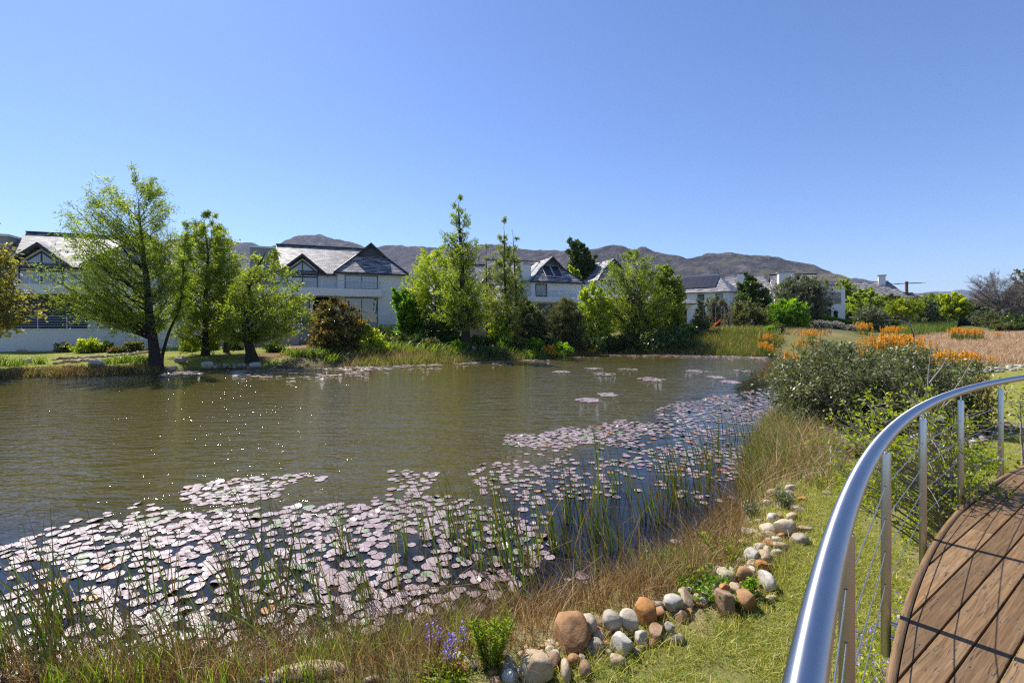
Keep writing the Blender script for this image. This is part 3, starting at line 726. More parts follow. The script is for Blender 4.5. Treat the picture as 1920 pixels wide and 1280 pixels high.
def make_pads():
    rng = np.random.RandomState(12)
    W_ = lambda L: [G(u, v) for u, v in L]
    rafts = [  # image outline of each raft, density, radius range
        ([(-120,1010),(-10,1030),(40,1012),(110,985),(180,962),(262,944),(300,948),(340,962),(430,955),(540,950),(640,945),(840,960),(840,1090),(700,1190),(400,1248),(0,1276),(-200,1282)], 96, (.058, .105)),
        ([(335,935),(350,912),(410,900),(500,893),(560,884),(612,886),(600,905),(560,925),(450,945),(390,948)], 150, (.058, .10)),
        ([(600,975),(680,950),(700,915),(690,890),(760,880),(825,888),(812,905),(790,930),(860,930),(1000,980),(1050,1030),(960,1110),(800,1150),(640,1090)], 85, (.055, .095)),
        ([(885,905),(880,880),(940,858),(1000,845),(1060,850),(1120,870),(1240,900),(1330,930),(1300,960),(1180,960),(1080,1010),(980,960),(900,925)], 44, (.055, .09)),
        ([(945,835),(950,815),(1010,815),(1060,800),(1110,806),(1060,850),(1010,845)], 100, (.06, .10)),
        ([(1070,812),(1120,796),(1160,786),(1235,795),(1225,812),(1120,835),(1075,832)], 80, (.065, .105)),
        ([(1100,845),(1180,820),(1230,790),(1280,790),(1340,800),(1420,810),(1410,870),(1380,905),(1250,890),(1130,870)], 52, (.06, .10)),
        ([(1215,790),(1225,770),(1300,742),(1370,740),(1425,728),(1445,735),(1450,780),(1420,800),(1330,790),(1260,795)], 46, (.065, .105)),
        ([(640,1100),(900,1100),(1080,1060),(1130,1090),(1000,1130),(820,1170),(660,1205)], 14, (.055, .085)),
        ([(1000,960),(1180,960),(1330,940),(1380,930),(1350,990),(1240,1050),(1080,1090)], 11, (.055, .085)),
    ]
    islands = [(1053,697,14),(1114,691,14),(1133,701,18),(1178,692,15),(1221,711,22),(1311,696,20),(1342,707,14),(1368,716,16),(1101,750,16),(1140,740,15),(1395,695,14)]
    pads = []
    cell = {}
    def ok(x, y, r, ov):
        i, j = int(x//.3), int(y//.3)
        for a in (-1, 0, 1):
            for b in (-1, 0, 1):
                for (px_, py_, pr) in cell.get((i+a, j+b), ()):
                    if math.hypot(x-px_, y-py_) < (r+pr)*ov: return False
        return True
    for outl, dens, (r0, r1) in rafts:
        poly = W_(outl); p = np.array(poly); q = np.roll(p, -1, 0)
        area = abs((p[:, 0]*q[:, 1]-p[:, 1]*q[:, 0]).sum())/2
        n = int(area*dens*1.5)
        ov = .74 if dens > 90 else .8 if dens > 70 else .9
        for x, y in scatter(rng, poly, n):
            if fbm(np.array([x*.8+3]), np.array([y*.8]), 3)[0] < (-.11 if dens > 90 else -.07 if dens > 70 else -.03 if dens > 40 else .0)+rng.normal(0, .06): continue
            r = rng.uniform(r0, r1)*(.62 if rng.rand() < .18 else 1)
            if ok(x, y, r, ov) and pond_sd(np.array([x]), np.array([y]))[0] < -.02:
                cell.setdefault((int(x//.3), int(y//.3)), []).append((x, y, r)); pads.append((x, y, r))
    near = []
    for x, y, r in pads:
        u = U0+F*x/y; v = V0+F*EYE/y
        if -60 < u < 1980 and v < 1300: near.append((r*F/y if (0 < u < 1920 and v < 1262) else 0, x, y, r))
    near.sort(reverse=True)
    protos = []
    for k in range(9):
        V, T, Q = pad_shape(rng, 1.0); protos.append((V, T, Q))
    kinds = [('pale lilac lily pad floating in the raft among the reeds', M_pad, 'pale lilac lily pads'),
             ('dull green lily pad floating among paler lilac pads', M_padgreen, 'green lily pads'),
             ('rusty orange lily pad turning up in the raft', M_padrust, 'rusty lily pads')]
    base = {}
    def kind(): 
        r = rng.rand(); return 0 if r < .90 else 1 if r < .982 else 2
    for w, x, y, r in near[:300]:
        k = kind(); s = rng.randint(9)
        if (k, s) not in base:
            V, T, Q = protos[s]; sc = .12
            me_o = mesh_np('lily_pad', V*np.array([sc, sc, 1]), [T, Q], kinds[k][1], rnd=np.full(len(V), .0)); tag(me_o, kinds[k][0], 'lily pad', kinds[k][2])
            base[(k, s)] = me_o; o = me_o
        else:
            o = base[(k, s)].copy(); COL.objects.link(o)
        o.location = (x, y,   .004+rng.rand()*.008); o.scale = (r/.12, r/.12, 1); o.rotation_euler = (rng.normal(0, .010), rng.normal(0, .010), rng.uniform(0, 6.28))
    rest = {0: Acc(), 1: Acc(), 2: Acc()}
    lst = [(x, y, r) for w, x, y, r in near[300:]]
    for u, v, w in islands:
        cx, cy = G(u, v); rw = w/F*cy
        for i in range(34): 
            a = rng.uniform(0, 6.28); t = math.sqrt(rng.rand()); lst.append((cx+rw*1.1*t*math.cos(a), cy+rw*1.5*t*math.sin(a), rng.uniform(.10, .16)))
    # broken band of pads along the far bank
    fs = _far
    for i in range(2600):
        u = rng.uniform(300, 1440); v0 = np.interp(u, [a for a, b in fs], [b for a, b in fs])
        wv = np.interp(u, [300, 480, 560, 760, 860, 1000, 1440], [9, 14, 20, 13, 8, 5, 5])
        v = v0+.6+abs(rng.normal(0, .5))*wv
        if fbm(np.array([u*.02]), np.array([v*.25]), 3)[0] < -.03: continue
        x, y = G(u, v); lst.append((x, y, rng.uniform(.10, .17)))
    for x, y, r in lst:
        V, T, Q = protos[rng.randint(9)]; a = rng.uniform(0, 6.28); c, s = math.cos(a), math.sin(a)
        tx, ty = rng.normal(0, .012), rng.normal(0, .012)
        Vn = V*np.array([r, r, 1]); Vn[:, :2] = Vn[:, :2]@np.array([[c, s], [-s, c]]); Vn[:, 2] += Vn[:, 0]*tx+Vn[:, 1]*ty+.005+rng.rand()*.008
        Vn[:, 0] += x; Vn[:, 1] += y
        k = kind(); A = rest[k]; rr = rng.rand(); n0 = A.n; A.add(Vn, T, rr); A.F.setdefault(4, []).append(Q+n0)
    V = []; Fm = []; 
    # one object, three materials
    me_parts = [rest[k] for k in (0, 1, 2)]
    VV = np.concatenate([v for a in me_parts for v in a.V]); RR = np.concatenate([r for a in me_parts for r in a.R])
    offs = 0; T3 = []; Q4 = []; mi3 = []; mi4 = []
    for k, a in enumerate(me_parts):
        t3 = np.concatenate(a.F[3])+offs; q4 = np.concatenate(a.F[4])+offs; T3.append(t3); Q4.append(q4)
        mi3.append(np.full(len(t3), k)); mi4.append(np.full(len(q4), k)); offs += a.n
    o = mesh_np('lily_pads', VV, [np.concatenate(T3), np.concatenate(Q4)], None, rnd=RR)
    for m in (M_pad, M_padgreen, M_padrust): o.data.materials.append(m)
    o.data.polygons.foreach_set('material_index', np.concatenate(mi3+mi4).astype(np.int32)); o.data.update()
    tag(o, 'small lilac lily pads in scattered rafts farther out on the pond', 'lily pads', kind='stuff')
make_pads()

def reed_proto(seed, n, h, spread, lean):
    rng = np.random.RandomState(seed); root = empty('reed_clump')
    a = rng.uniform(0, 6.28, n); r = spread*np.sqrt(rng.rand(n))
    P = np.stack([r*np.cos(a), r*np.sin(a), np.full(n, -.12)], 1)
    H = h*rng.uniform(.35, 1.0, n)
    A = Acc()
    V, Q, k = blades(rng, P.copy(), H, lean*rng.uniform(.3, 1.3, n), .0165*rng.uniform(.6, 1.25, n), curve=.4, segs=7, droop=rng.uniform(0, .22, n)**1.3, leandir=R(172), lsd=.7)
    rr = rng.rand(n)*.8
    A.add(V, Q, np.repeat(rr, k)); A.build('blades', L_reed, root)
    # dry brown stems and fallen blades
    m = max(6, int(n*.8)); B = Acc(); P2 = P[rng.randint(0, n, m)]*1.3; P2[:, 2] = -.1
    V, Q, k = blades(rng, P2, h*rng.uniform(.5, 1.02, m), lean*rng.uniform(.2, 1.2, m), .010*rng.uniform(.6, 1.2, m), segs=5, leandir=R(172), lsd=.9)
    B.add(V, Q, np.repeat(rng.rand(m), k))
    m = max(3, n//5); P3 = P[rng.randint(0, n, m)]*1.4; P3[:, 2] = .02
    V, Q, k = blades(rng, P3, h*rng.uniform(.12, .35, m), rng.uniform(1.2, 2.6, m), .007*np.ones(m), segs=4, droop=.5)
    B.add(V, Q, np.repeat(rng.uniform(.4, 1, m), k))
    B.build('dry_stems', L_reedtip, root)
    return root
def make_reeds():
    rng = np.random.RandomState(3)
    near = [(62,1228,1.3),(118,1170,1.35),(206,1187,1.25),(292,1125,1.3),(20,1260,1.1),(435,1094,1.05),(505,1094,1.45),(450,1160,1.1),(533,1136,1.35),(608,1160,1.1),(481,1200,.9),(330,1215,1.0),(380,1240,.9),(650,1036,1.0),(150,1245,1.15),(-20,1200,1.3),(90,1262,1.2),(240,1235,1.0),(570,1110,1.2),(690,1130,.9)]
    mid = [(805,1010,1.1),(760,1032,1.0),(862,1012,1.25),(877,1046,.9),(901,1019,1.35),(970,1060,1.6),(990,1112,1.25),(1032,1012,1.3),(1080,977,1.3),(1078,1067,.8),(1128,964,1.4),(1155,1032,1.1),(1183,1094,1.1),(746,1101,.8),(950,1000,1.3),(915,1068,1.1),(1010,1060,1.0),(1055,1030,1.2),(1110,1000,1.3),(840,1085,.9),(1135,1075,.9)]
    far = [(1150,921,1.5),(1221,981,1.35),(1259,953,1.45),(1276,930,1.3),(1162,922,1.2),(1322,927,1.5),(1259,939,1.1),(1252,895,1.2),(1281,907,1.3),(1374,822,1.4),(1410,842,1.5),(1342,842,1.2),(1424,866,1.5),(1218,971,1.2),(1320,880,1.5),(1090,930,1.2),(1300,950,1.0),(1345,900,1.3),(1365,860,1.5),(1400,875,1.4)]
    groups = [(near, 'tall bent green reed clump standing in the pale lily pads near the left shore', 'reeds near the left shore', [reed_proto(s, n, 1.15, .12, .42) for s, n in ((1, 11), (2, 16), (3, 8))]),
              (mid, 'green reed clump standing in dark water between the stone border and the lily pads', 'reeds in front of the stone border', [reed_proto(s, n, 1.2, .12, .34) for s, n in ((4, 11), (5, 7), (6, 14))]),
              (far, 'upright green reed clump in the narrow end of the lilies beside the dry grass', 'reeds beside the dry grass', [reed_proto(s, n, 1.15, .17, .26) for s, n in ((7, 9), (8, 13), (9, 7))])]
    for lst, lab, grp, pr in groups:
        used = set()
        for i, (u, v, h) in enumerate(lst):
            k = i % 3
            if k in used: o = copy_tree(pr[k])
            else: o = pr[k]; used.add(k)
            x, y = G(u, v); o.location = (x, y, 0); o.scale = (h, h, h); o.rotation_euler = (0, 0, rng.uniform(-.5, .5)); tag(o, lab, 'reeds', grp)
make_reeds()

def stone_mesh(rng, seed, sx, sy, sz, rough=.16, angular=0.0):
    import bmesh
    bm = bmesh.new(); bmesh.ops.create_icosphere(bm, subdivisions=4, radius=1.0)
    V = np.array([v.co[:] for v in bm.verts]); Fc = np.array([[v.index for v in f.verts] for f in bm.faces]); bm.free()
    pw = rng.uniform(.78, .95); V = np.sign(V)*np.abs(V)**pw; V /= np.linalg.norm(V, axis=1).max(); ax_ = rng.normal(0, 1, 3); ax_ /= np.linalg.norm(ax_); V = V*(1+.16*(V@ax_))[:, None]
    def n3(s, o): return fbm(V[:, 0]*s+o+V[:, 2]*s*.7, V[:, 1]*s+o*1.7-V[:, 2]*s*.6, 4)
    dsp = n3(.9, seed*3.1)*rough*3.0+n3(2.6, seed*1.3)*rough*.9+n3(9, seed)*rough*.22
    V = V*(1+dsp)[:, None]
    for i in range(4+int(angular*6)):
        nn = rng.normal(0, 1, 3); nn /= np.linalg.norm(nn); k = V@nn; c = rng.uniform(.5, .85)
        V = V-np.outer(np.clip(k-c, 0, 9)*.85, nn)
    V[:, 2] = np.where(V[:, 2] < -.6, -.6+(V[:, 2]+.6)*.4, V[:, 2])
    return V*np.array([sx, sy, sz]), Fc
STONE_I = [0]
def add_stone(u, v, w, h, mat, label=None, group=None, ang=0.0, rot=0.0, name='stone', z=None, lift=0.0, cat='stone', tilt=0):
    STONE_I[0] += 1; sd = STONE_I[0]; rng = np.random.RandomState(100+sd)
    x, y, g = ground_at(u, v+h*.30, lift)
    s = y/F; dist = 1.0
    sx = w*s/2*1.02; vw = math.hypot(y, EYE-g-lift); cosv = y/vw
    sz = h*s/2*1.0; sy = sz*rng.uniform(.95, 1.25)
    V, Fc = stone_mesh(rng, sd*.77, sx, sy, sz*1.0, .15 if not ang else .12, ang)
    o = mesh_np(name, V, Fc, mat, smooth=True); o.location = (x, y, g+lift+sz*.42)
    o.rotation_euler = (rng.normal(0, .08), tilt+rng.normal(0, .06), rot+rng.uniform(-.25, .25))
    tag(o, label, cat, group); return o
def make_border():
    S = add_stone
    # distinct stones of the near border
    S(1068,1188,64,74,M_ochre,'largest ochre brown boulder standing upright in the near stone border')
    S(1003,1252,64,60,M_tan,'big smooth rounded tan boulder at the bottom edge of the stone border')
    S(1169,1204,56,50,M_white,'rough white angular rock below two rounded beige stones',ang=.9)
    S(1148,1162,42,38,M_grey,'smooth grey beige stone resting on top of the rough white rock',lift=.10)
    S(1181,1161,36,40,M_cream,'rounded beige stone leaning against the smooth grey beige one',lift=.08)
    S(1100,1170,36,46,M_cream,'rounded cream stone just right of the largest ochre boulder',lift=.05)
    S(1121,1168,22,28,M_brown,'small reddish brown stone wedged beside the cream one')
    S(1204,1196,28,32,M_white,'smooth white stone right of the rough white rock')
    S(1214,1146,42,46,M_orange,'rusty orange boulder with dark streaks on the border',lift=.05)
    S(1238,1152,28,30,M_ochre,'ochre stone tucked right of the rusty orange boulder')
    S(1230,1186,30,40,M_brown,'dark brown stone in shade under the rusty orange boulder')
    S(1261,1130,38,34,M_white,'round pale grey white stone behind a small grey pebble',lift=.04)
    S(1286,1124,32,38,M_tan,'yellowish tan stone leaning on the round pale one')
    S(1255,1174,20,20,M_grey,'small round grey stone above a flat grey one',lift=.08)
    S(1269,1194,30,22,M_grey,'flat smooth grey stone lying on the lawn edge')
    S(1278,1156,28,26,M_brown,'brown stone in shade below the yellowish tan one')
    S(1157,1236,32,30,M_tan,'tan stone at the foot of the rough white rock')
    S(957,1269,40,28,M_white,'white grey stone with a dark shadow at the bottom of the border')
    S(1059,1251,19,40,M_tan,'narrow upright tan stone beside the big smooth tan boulder')
    S(1039,1243,22,34,M_brown,'cracked brown stone between the smooth tan boulder and a narrow one')
    S(1076,1237,28,26,M_ochre,'tan brown stone below the largest ochre boulder')
    S(1357,1128,38,56,M_brown,'big red brown boulder under the leafy green weeds')
    S(1396,1123,42,46,M_ochre,'big smooth ochre stone at the bend of the border')
    S(1380,1104,24,28,M_tan,'smooth tan stone on top of the bend of the border',lift=.08)
    S(1360,1101,20,15,M_orange,'small orange stone on top of the red brown boulder',lift=.16)
    S(1364,1079,42,36,M_cream,'large cream stone with grass growing in front')
    S(1395,1073,42,30,M_ochre,'oblong brown ochre stone tilted to the right',tilt=.35,lift=.05)
    S(1436,1088,24,42,M_white,'tall narrow white grey stone on the lawn side of the border')
    S(1431,1058,24,20,M_orange,'orange tan stone above the tall narrow white one',lift=.05)
    S(1410,1063,20,14,M_tan,'small flat tan stone beside the orange tan one')
    S(1408,1040,28,36,M_white,'pointed white stone standing in the border grass',ang=.5)
    S(1434,1043,28,28,M_tan,'rounded tan stone right of the pointed white one')
    S(1455,1035,26,15,M_white,'flat white stone on the lawn side near the pointed one')
    S(1462,1023,30,20,M_tan,'tan stone lying above the flat white one')
    S(1456,1010,20,14,M_white,'small white stone below the stacked cream boulders')
    S(1442,1014,17,17,M_tan,'small tan stone below the stacked cream boulders')
    S(1407,996,38,22,M_cream,'low cream slab stone at the water side of the border')
    S(1440,990,34,30,M_cream,'cream boulder left under the biggest tan cream one')
    S(1471,984,42,32,M_cream,'biggest cream boulder on top of the upper stone heap',lift=.08)
    S(1484,968,26,18,M_tan,'tan stone behind the biggest cream boulder')
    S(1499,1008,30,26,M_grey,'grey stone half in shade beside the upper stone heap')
    S(1509,991,32,14,M_tan,'flat tan stone lying alone on the lawn')
    S(1447,1121,26,12,M_tan,'flat pale stone sunk in the lawn by the bend')
    S(1485,914,25,15,M_white,'white stone at the top end of the border')
    S(1480,924,16,12,M_white,'small white stone under the top white one')
    S(1451,923,26,15,M_tan,'tan stone left of the top white stones')
    S(1477,940,32,17,M_cream,'oval cream stone behind the silvery weed')
    S(1504,936,18,14,M_orange,'small orange tan stone beside the oval cream one')
    S(1415,955,20,15,M_white,'white stone alone in the dry grass')
    S(1550,924,18,9,M_grey,'flat grey stone in the grass beyond the border end')
    S(575,1258,140,34,M_tan,'long tan boulder lying low in the grass at the bottom left')
    S(505,1274,44,20,M_grey,'grey tan stone at the left end of the long boulder')
    S(868,1252,34,24,M_orange,'orange stone behind the purple flowers')
    S(882,1240,30,26,M_cream,'cream stone left of the leafy green weed')
    S(857,1230,24,20,M_white,'white stone in the dry grass behind the orange one')
    S(815,1275,36,16,M_cream,'cream stone cut by the bottom edge below the purple flowers')
    S(700,1274,34,14,M_tan,'low tan stone at the bottom edge of the grass')
    S(1236,1134,22,18,M_cream,'small cream stone behind the rusty orange boulder')
    S(1112,1212,40,34,M_grey,'grey stone in shade right of the largest ochre boulder')
    S(1033,1222,22,18,M_cream,'small cream stone left of the largest ochre boulder')
    S(998,1226,30,18,M_white,'white stone behind the big smooth tan boulder')
    S(940,1224,24,22,M_tan,'tan stone behind the leafy green weed')
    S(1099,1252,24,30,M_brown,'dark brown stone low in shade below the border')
    rng = random.Random(4)
    base = None
    for u, v in [(1050,1215),(1085,1198),(1120,1200),(1135,1205),(1150,1188),(1190,1178),(1200,1215),(1222,1205),(1245,1160),(1270,1150),(1290,1145),(1300,1125),(1345,1110),(1350,1065),(1380,1060),(1375,1090),(1412,1090),(1420,1110),(1415,1045),(1425,1005),(1455,995),(1430,1000),(1490,990),(1465,1005),(1450,1040),(1395,1020),(1320,1110),(1210,1165),(1165,1178),(1020,1270),(985,1215),(905,1250),(1300,1105),(1325,1096),(1340,1072),(1320,1120),(1335,1090),(1310,1134),(1130,1190),(1140,1222),(1195,1222),(1085,1215),(1015,1212),(960,1240),(925,1262),(975,1228),(1420,1078),(1388,1050),(1425,1028),(1440,1062),(1460,968),(1425,976),(1440,944),(1465,950),(1500,958),(1470,928),(1400,1085),(1180,1180),(1246,1198),(1090,1235)]:
        add_stone(u, v, rng.uniform(13, 24), rng.uniform(10, 18), rng.choice([M_tan, M_cream, M_ochre, M_grey]), 'small tan to grey cobble filling gaps of the near stone border', 'filler cobbles of the near border')
    for i in range(64):
        t = rng.random(); u = np.interp(t, [0, .2, .45, .6, .75, .9, 1], [940, 1060, 1180, 1300, 1390, 1445, 1490])+rng.uniform(-14, 14)
        v = np.interp(t, [0, .2, .45, .6, .75, .9, 1], [1265, 1205, 1180, 1115, 1080, 1005, 935])+rng.uniform(-16, 18)
        add_stone(u, v, rng.uniform(17, 31), rng.uniform(13, 25), rng.choice([M_tan, M_cream, M_cream, M_tan, M_ochre, M_white]), 'small tan to grey cobble filling gaps of the near stone border', 'filler cobbles of the near border', .3)
    # far left bank
    for u, v, w, h, m, lab, ang in [(55,676,28,15,M_white,'white grey boulder beside the strappy clump on the far left lawn',.4),(128,686,26,8,M_white,'flat white rock on the far left lawn edge',.3),(183,681,28,17,M_white,'round white boulder in front of the low stone rows',.4),
        (340,673,26,17,M_grey,'blocky grey boulder on the lawn right of the tall cypress',.8),(318,690,26,14,M_grey,'dark grey boulder at the foot of the tall cypress',.3),(390,684,24,17,M_white,'white boulder at the left end of the waterside stone ring',.4),
        (480,684,28,14,M_white,'white boulder at the foot of the second cypress by the water',.4),(42,657,28,6,M_tan,'flat pale slab lying at the foot of the terrace wall',.6),(886,652,22,12,M_grey,'grey boulder on the shaded bank beside the conical cypress',.3),(898,627,11,7,M_orange,'round orange boulder on the red soil by the garden wall',.0),
        (330,640,24,9,M_brown,'long brown rock on the bank behind the tall cypress',.5),(536,655,20,10,M_white,'pale rock on the red soil beside the bronze shrub',.4)]:
        add_stone(u, v, w, h, m, lab, None, ang, cat='boulder')
    for u in range(404, 474, 9):
        add_stone(u+rng.uniform(-2, 2), 686+rng.uniform(-2, 2), 10, 10, rng.choice([M_grey, M_brown, M_grey]), 'grey cobble in the stone ring at the second cypress', 'cobbles of the waterside stone ring')
    for i in range(46):
        u = 102+i*3.9; v = np.interp(u, [102, 180, 280], [672, 668, 660])+rng.uniform(-1.5, 1.5)
        add_stone(u, v, rng.uniform(6, 11), rng.uniform(5, 7), rng.choice([M_grey, M_tan, M_grey, M_brown]), 'rounded cobble in the upper row edging the far left bed', 'cobbles of the upper bed edge')
    for i in range(24):
        u = 104+i*4.2; v = np.interp(u, [104, 150, 205], [681, 675, 675])+rng.uniform(-1.5, 1.5)
        add_stone(u, v, rng.uniform(7, 13), rng.uniform(6, 9), rng.choice([M_grey, M_tan, M_brown]), 'rounded cobble in the lower row edging the far left bed', 'cobbles of the lower bed edge')
    for i in range(60):
        u = rng.uniform(1800, 1935); v = np.interp(u, [1800, 1850, 1935], [697, 693, 687])+rng.uniform(-5, 5)
        add_stone(u, v, rng.uniform(8, 17), rng.uniform(4, 7), rng.choice([M_white, M_cream, M_white]), 'white flat stone in the row between lawn and dry field', 'white stones by the dry field', .4)
    for i in range(52):
        u = rng.uniform(1785, 1935); v = np.interp(u, [1785, 1860, 1935], [818, 800, 790])+rng.uniform(-22, 24)
        add_stone(u, v, rng.uniform(10, 24), rng.uniform(6, 11), rng.choice([M_white, M_cream, M_tan]), 'pale cobble in the loose row across the lawn behind the railing', 'pale cobbles behind the railing', .2)
    add_stone(1830, 828, 28, 16, M_white, 'larger white stone on the lawn seen between two railing posts', None, .3)
make_border()

def make_grass():
    W_ = lambda L: [ground_at(u, v)[:2] for u, v in L]
    shore = W_([(-60,1300),(-60,1230),(200,1225),(420,1200),(640,1175),(800,1150),(960,1120),(1080,1110),(1130,1150),(1010,1215),(880,1262),(760,1300)])
    shore2 = W_([(1150,1098),(1230,1050),(1320,990),(1365,930),(1390,960),(1400,1010),(1380,1060),(1300,1100),(1190,1135)])
    side = W_([(1380,940),(1390,850),(1435,785),(1470,755),(1520,790),(1555,820),(1600,850),(1580,880),(1600,900),(1560,915),(1540,930),(1490,905),(1450,925),(1410,975)])
    grass_field('dry_shore_grass', L_dry, [(shore, 6500), (shore2, 3200), (side, 3500), (W_([(1080,1112),(1200,1085),(1290,1060),(1335,1080),(1230,1135),(1130,1170)]), 1600)], 21, (.12, .50), .0055, .35, 4, droop=.4)
    grass_field('tall_dry_grass', L_dry, [(side, 1500), (W_([(1400,930),(1440,800),(1500,800),(1520,890)]), 900)], 22, (.3, .9), .007, .55, 5, droop=.5)
    grass_field('tall_green_grass', L_reed, [(side, 700), (W_([(1385,930),(1430,800),(1480,790),(1500,890)]), 700)], 39, (.4, 1.0), .009, .3, 5, droop=.3)
    grass_field('straw_stalks', L_field, [(side, 900)], 40, (.3, .85), .007, .8, 5, droop=.6)
    grass_field('green_shore_grass', L_strap, [(W_([(60,1300),(120,1245),(330,1225),(560,1215),(760,1195),(860,1180),(900,1220),(760,1300)]), 2600), (W_([(1190,1090),(1250,1062),(1330,1075),(1300,1110),(1220,1120)]), 300), (side, 1500)], 23, (.14, .42), .0085, .22, 4, clump=2.6, hn=.03)
    grass_field('tall_brown_stems', L_reedtip, [(W_([(-40,1275),(-40,1170),(300,1150),(640,1120),(980,1090),(1000,1150),(640,1240),(300,1290)]), 900), (W_([(980,1090),(1150,1060),(1330,960),(1400,860),(1440,900),(1380,1010),(1250,1080),(1050,1150)]), 420)], 43, (.35, 1.0), .0065, .35, 5, leandir=R(172), droop=.25)
    grass_field('tall_green_stems', L_reed, [(W_([(-40,1275),(-40,1190),(300,1170),(640,1150),(980,1110),(1000,1150),(640,1240),(300,1290)]), 190)], 44, (.35, 1.0), .010, .45, 6, leandir=R(172), droop=.3)
    grass_field('border_tufts', L_dry, [(W_([(900,1262),(1010,1230),(1120,1190),(1240,1160),(1340,1085),(1400,990),(1440,920),(1520,905),(1500,1010),(1460,1090),(1400,1150),(1260,1210),(1120,1262),(1000,1290)]), 3800)], 41, (.05, .22), .005, .5, 4, clump=3, hn=-.03, droop=.4)
    grass_field('border_green_tufts', L_grass, [(W_([(900,1262),(1010,1230),(1120,1190),(1240,1160),(1340,1085),(1400,990),(1440,920),(1520,905),(1510,1010),(1480,1090),(1420,1170),(1280,1230),(1140,1275),(1000,1290)]), 9000)], 42, (.04, .13), .006, .5, 3, clump=2, hn=-.06)
    # fallen stems lying over the water
    grass_field('fallen_stems', L_dry, [(W_([(640,1130),(1000,1080),(1340,960),(1390,980),(1300,1090),(1000,1140),(700,1190)]), 900), (W_([(0,1255),(600,1180),(700,1210),(0,1290)]), 500)], 29, (.05, .3), .005, 1.3, 4, droop=.55)
    lawn = [(1.2, 4.2), (2.2, 4.4), (3.4, 5.4), (4.6, 7.0), (6.0, 8.6), (8.0, 11.0), (11, 12), (11.5, 8.5), (7, 5.6), (4.4, 4.6), (3.4, 3.6), (2.2, 2.6), (1.4, 1.6), (.2, 1.6), (.4, 3.6)]
    grass_field('lawn_grass', L_grass, [(lawn, 70000), ([(1.0,3.6),(3.4,5.4),(4.5,6.5),(4.4,4.6),(2,2.4),(.6,2.6)], 70000), (W_([(1430,1090),(1500,905),(1560,885),(1640,860),(1610,1000),(1500,1120)]), 30000)], 24, (.022, .065), .0058, .9, 2, dmin=.05, clump=1.9, hn=-.13)
    grass_field('lawn_clover', L_lime, [(lawn, 15000)], 25, (.03, .07), .010, .8, 2, clump=1.3, hn=.07, dmin=.45)
    grass_field('bank_corner_grass', L_grass, [([(-3.5,1.2),(-3.2,2.9),(-.6,3.6),(1.0,3.9),(.6,1.8),(-.6,.4)], 16000)], 45, (.03, .09), .006, .9, 2, dmin=.2)
    far_lawn = [(9, 12), (30, 17), (40, 26), (24, 26), (14, 18)]
    grass_field('far_lawn_grass', L_grass, [(far_lawn, 26000)], 26, (.03, .07), .012, .6, 2)
    fieldp = [(25, 27.8), (60, 29), (100, 68), (80, 74), (58, 68), (42, 54), (33, 43), (27, 34)]
    grass_field('dry_field_grass', L_field, [(fieldp, 42000), ([(25, 27.8), (48, 28.5), (60, 42), (44, 46), (30, 40)], 26000)], 27, (.2, .55), .03, .5, 3)
    left = [(-62, 21), (-27, 25.8), (-17, 31.5), (-16, 36), (-19, 42), (-62, 43)]
    grass_field('bank_lawn_grass', L_bank, [(left, 26000)], 28, (.04, .09), .02, .5, 2, dmin=.3)
    edge = W_([(-60,712),(0,711),(120,708),(300,699),(300,690),(190,690),(60,696),(-60,700)])
    grass_field('bank_edge_grass', L_dry, [(edge, 4200)], 30, (.15, .5), .02, .4, 3)
    grass_field('bank_edge_green', L_strap, [(edge, 1600)], 31, (.15, .45), .022, .3, 3, clump=.8, hn=.0)
    e2 = W_([(640,689),(760,684),(850,681),(960,676),(1060,669),(1140,664),(1140,655),(1000,662),(860,662),(740,660),(640,670)])
    grass_field('far_bank_grass', L_bank, [(e2, 7000)], 32, (.25, .7), .03, .35, 3, clump=.5, hn=-.08)
    grass_field('far_bank_dry_grass', L_dry, [(e2, 5200)], 33, (.2, .7), .03, .4, 3, clump=.4, hn=.0)
    e3 = W_([(1140,664),(1220,664),(1360,667),(1440,669),(1470,640),(1440,622),(1330,625),(1240,640)])
    grass_field('reedy_bank_grass', L_bank, [(e3, 15000)], 34, (.3, .95), .035, .3, 3)
    grass_field('reedy_bank_dry_grass', L_dry, [(e3, 5000)], 35, (.3, .8), .035, .4, 3, clump=.3, hn=.02)
    e4 = W_([(1290,615),(1560,615),(1560,632),(1400,640),(1330,628)])
    grass_field('far_meadow_grass', L_dry, [(e4, 6000)], 36, (.15, .4), .035, .4, 2)
    e5 = W_([(1690,612),(1790,608),(1795,622),(1740,628),(1690,632)])
    grass_field('green_rushes', L_reed, [(e5, 9000)], 37, (.9, 1.7), .05, .12, 3)
    red = W_([(400,676),(470,672),(620,676),(600,650),(430,655)])
    grass_field('bed_litter', L_dry, [(red, 1500)], 38, (.03, .12), .03, 1.6, 2)
make_grass()
# ---------------------------------------------------------------- trees and shrubs
def leaf_quads(rng, P, D, L, Wd, flat=.0):
    n = len(P); D = D/(np.linalg.norm(D, axis=1)[:, None]+1e-9)
    r = rng.normal(0, 1, (n, 3)); 
    if flat: r[:, 2] += flat*2
    S = np.cross(D, r); S /= np.linalg.norm(S, axis=1)[:, None]+1e-9
    L = np.broadcast_to(L, (n,))[:, None]; Wd = np.broadcast_to(Wd, (n,))[:, None]
    N = np.cross(S, D)
    V = np.stack([P, P+D*L*.5+S*Wd*.5+N*L*.06, P+D*L, P+D*L*.5-S*Wd*.5+N*L*.06], 1).reshape(-1, 3)
    return V, np.arange(4*n).reshape(-1, 4)

def bez(p0, p1, p2, n):
    t = np.linspace(0, 1, n)[:, None]; return (1-t)**2*p0+2*t*(1-t)*p1+t*t*p2

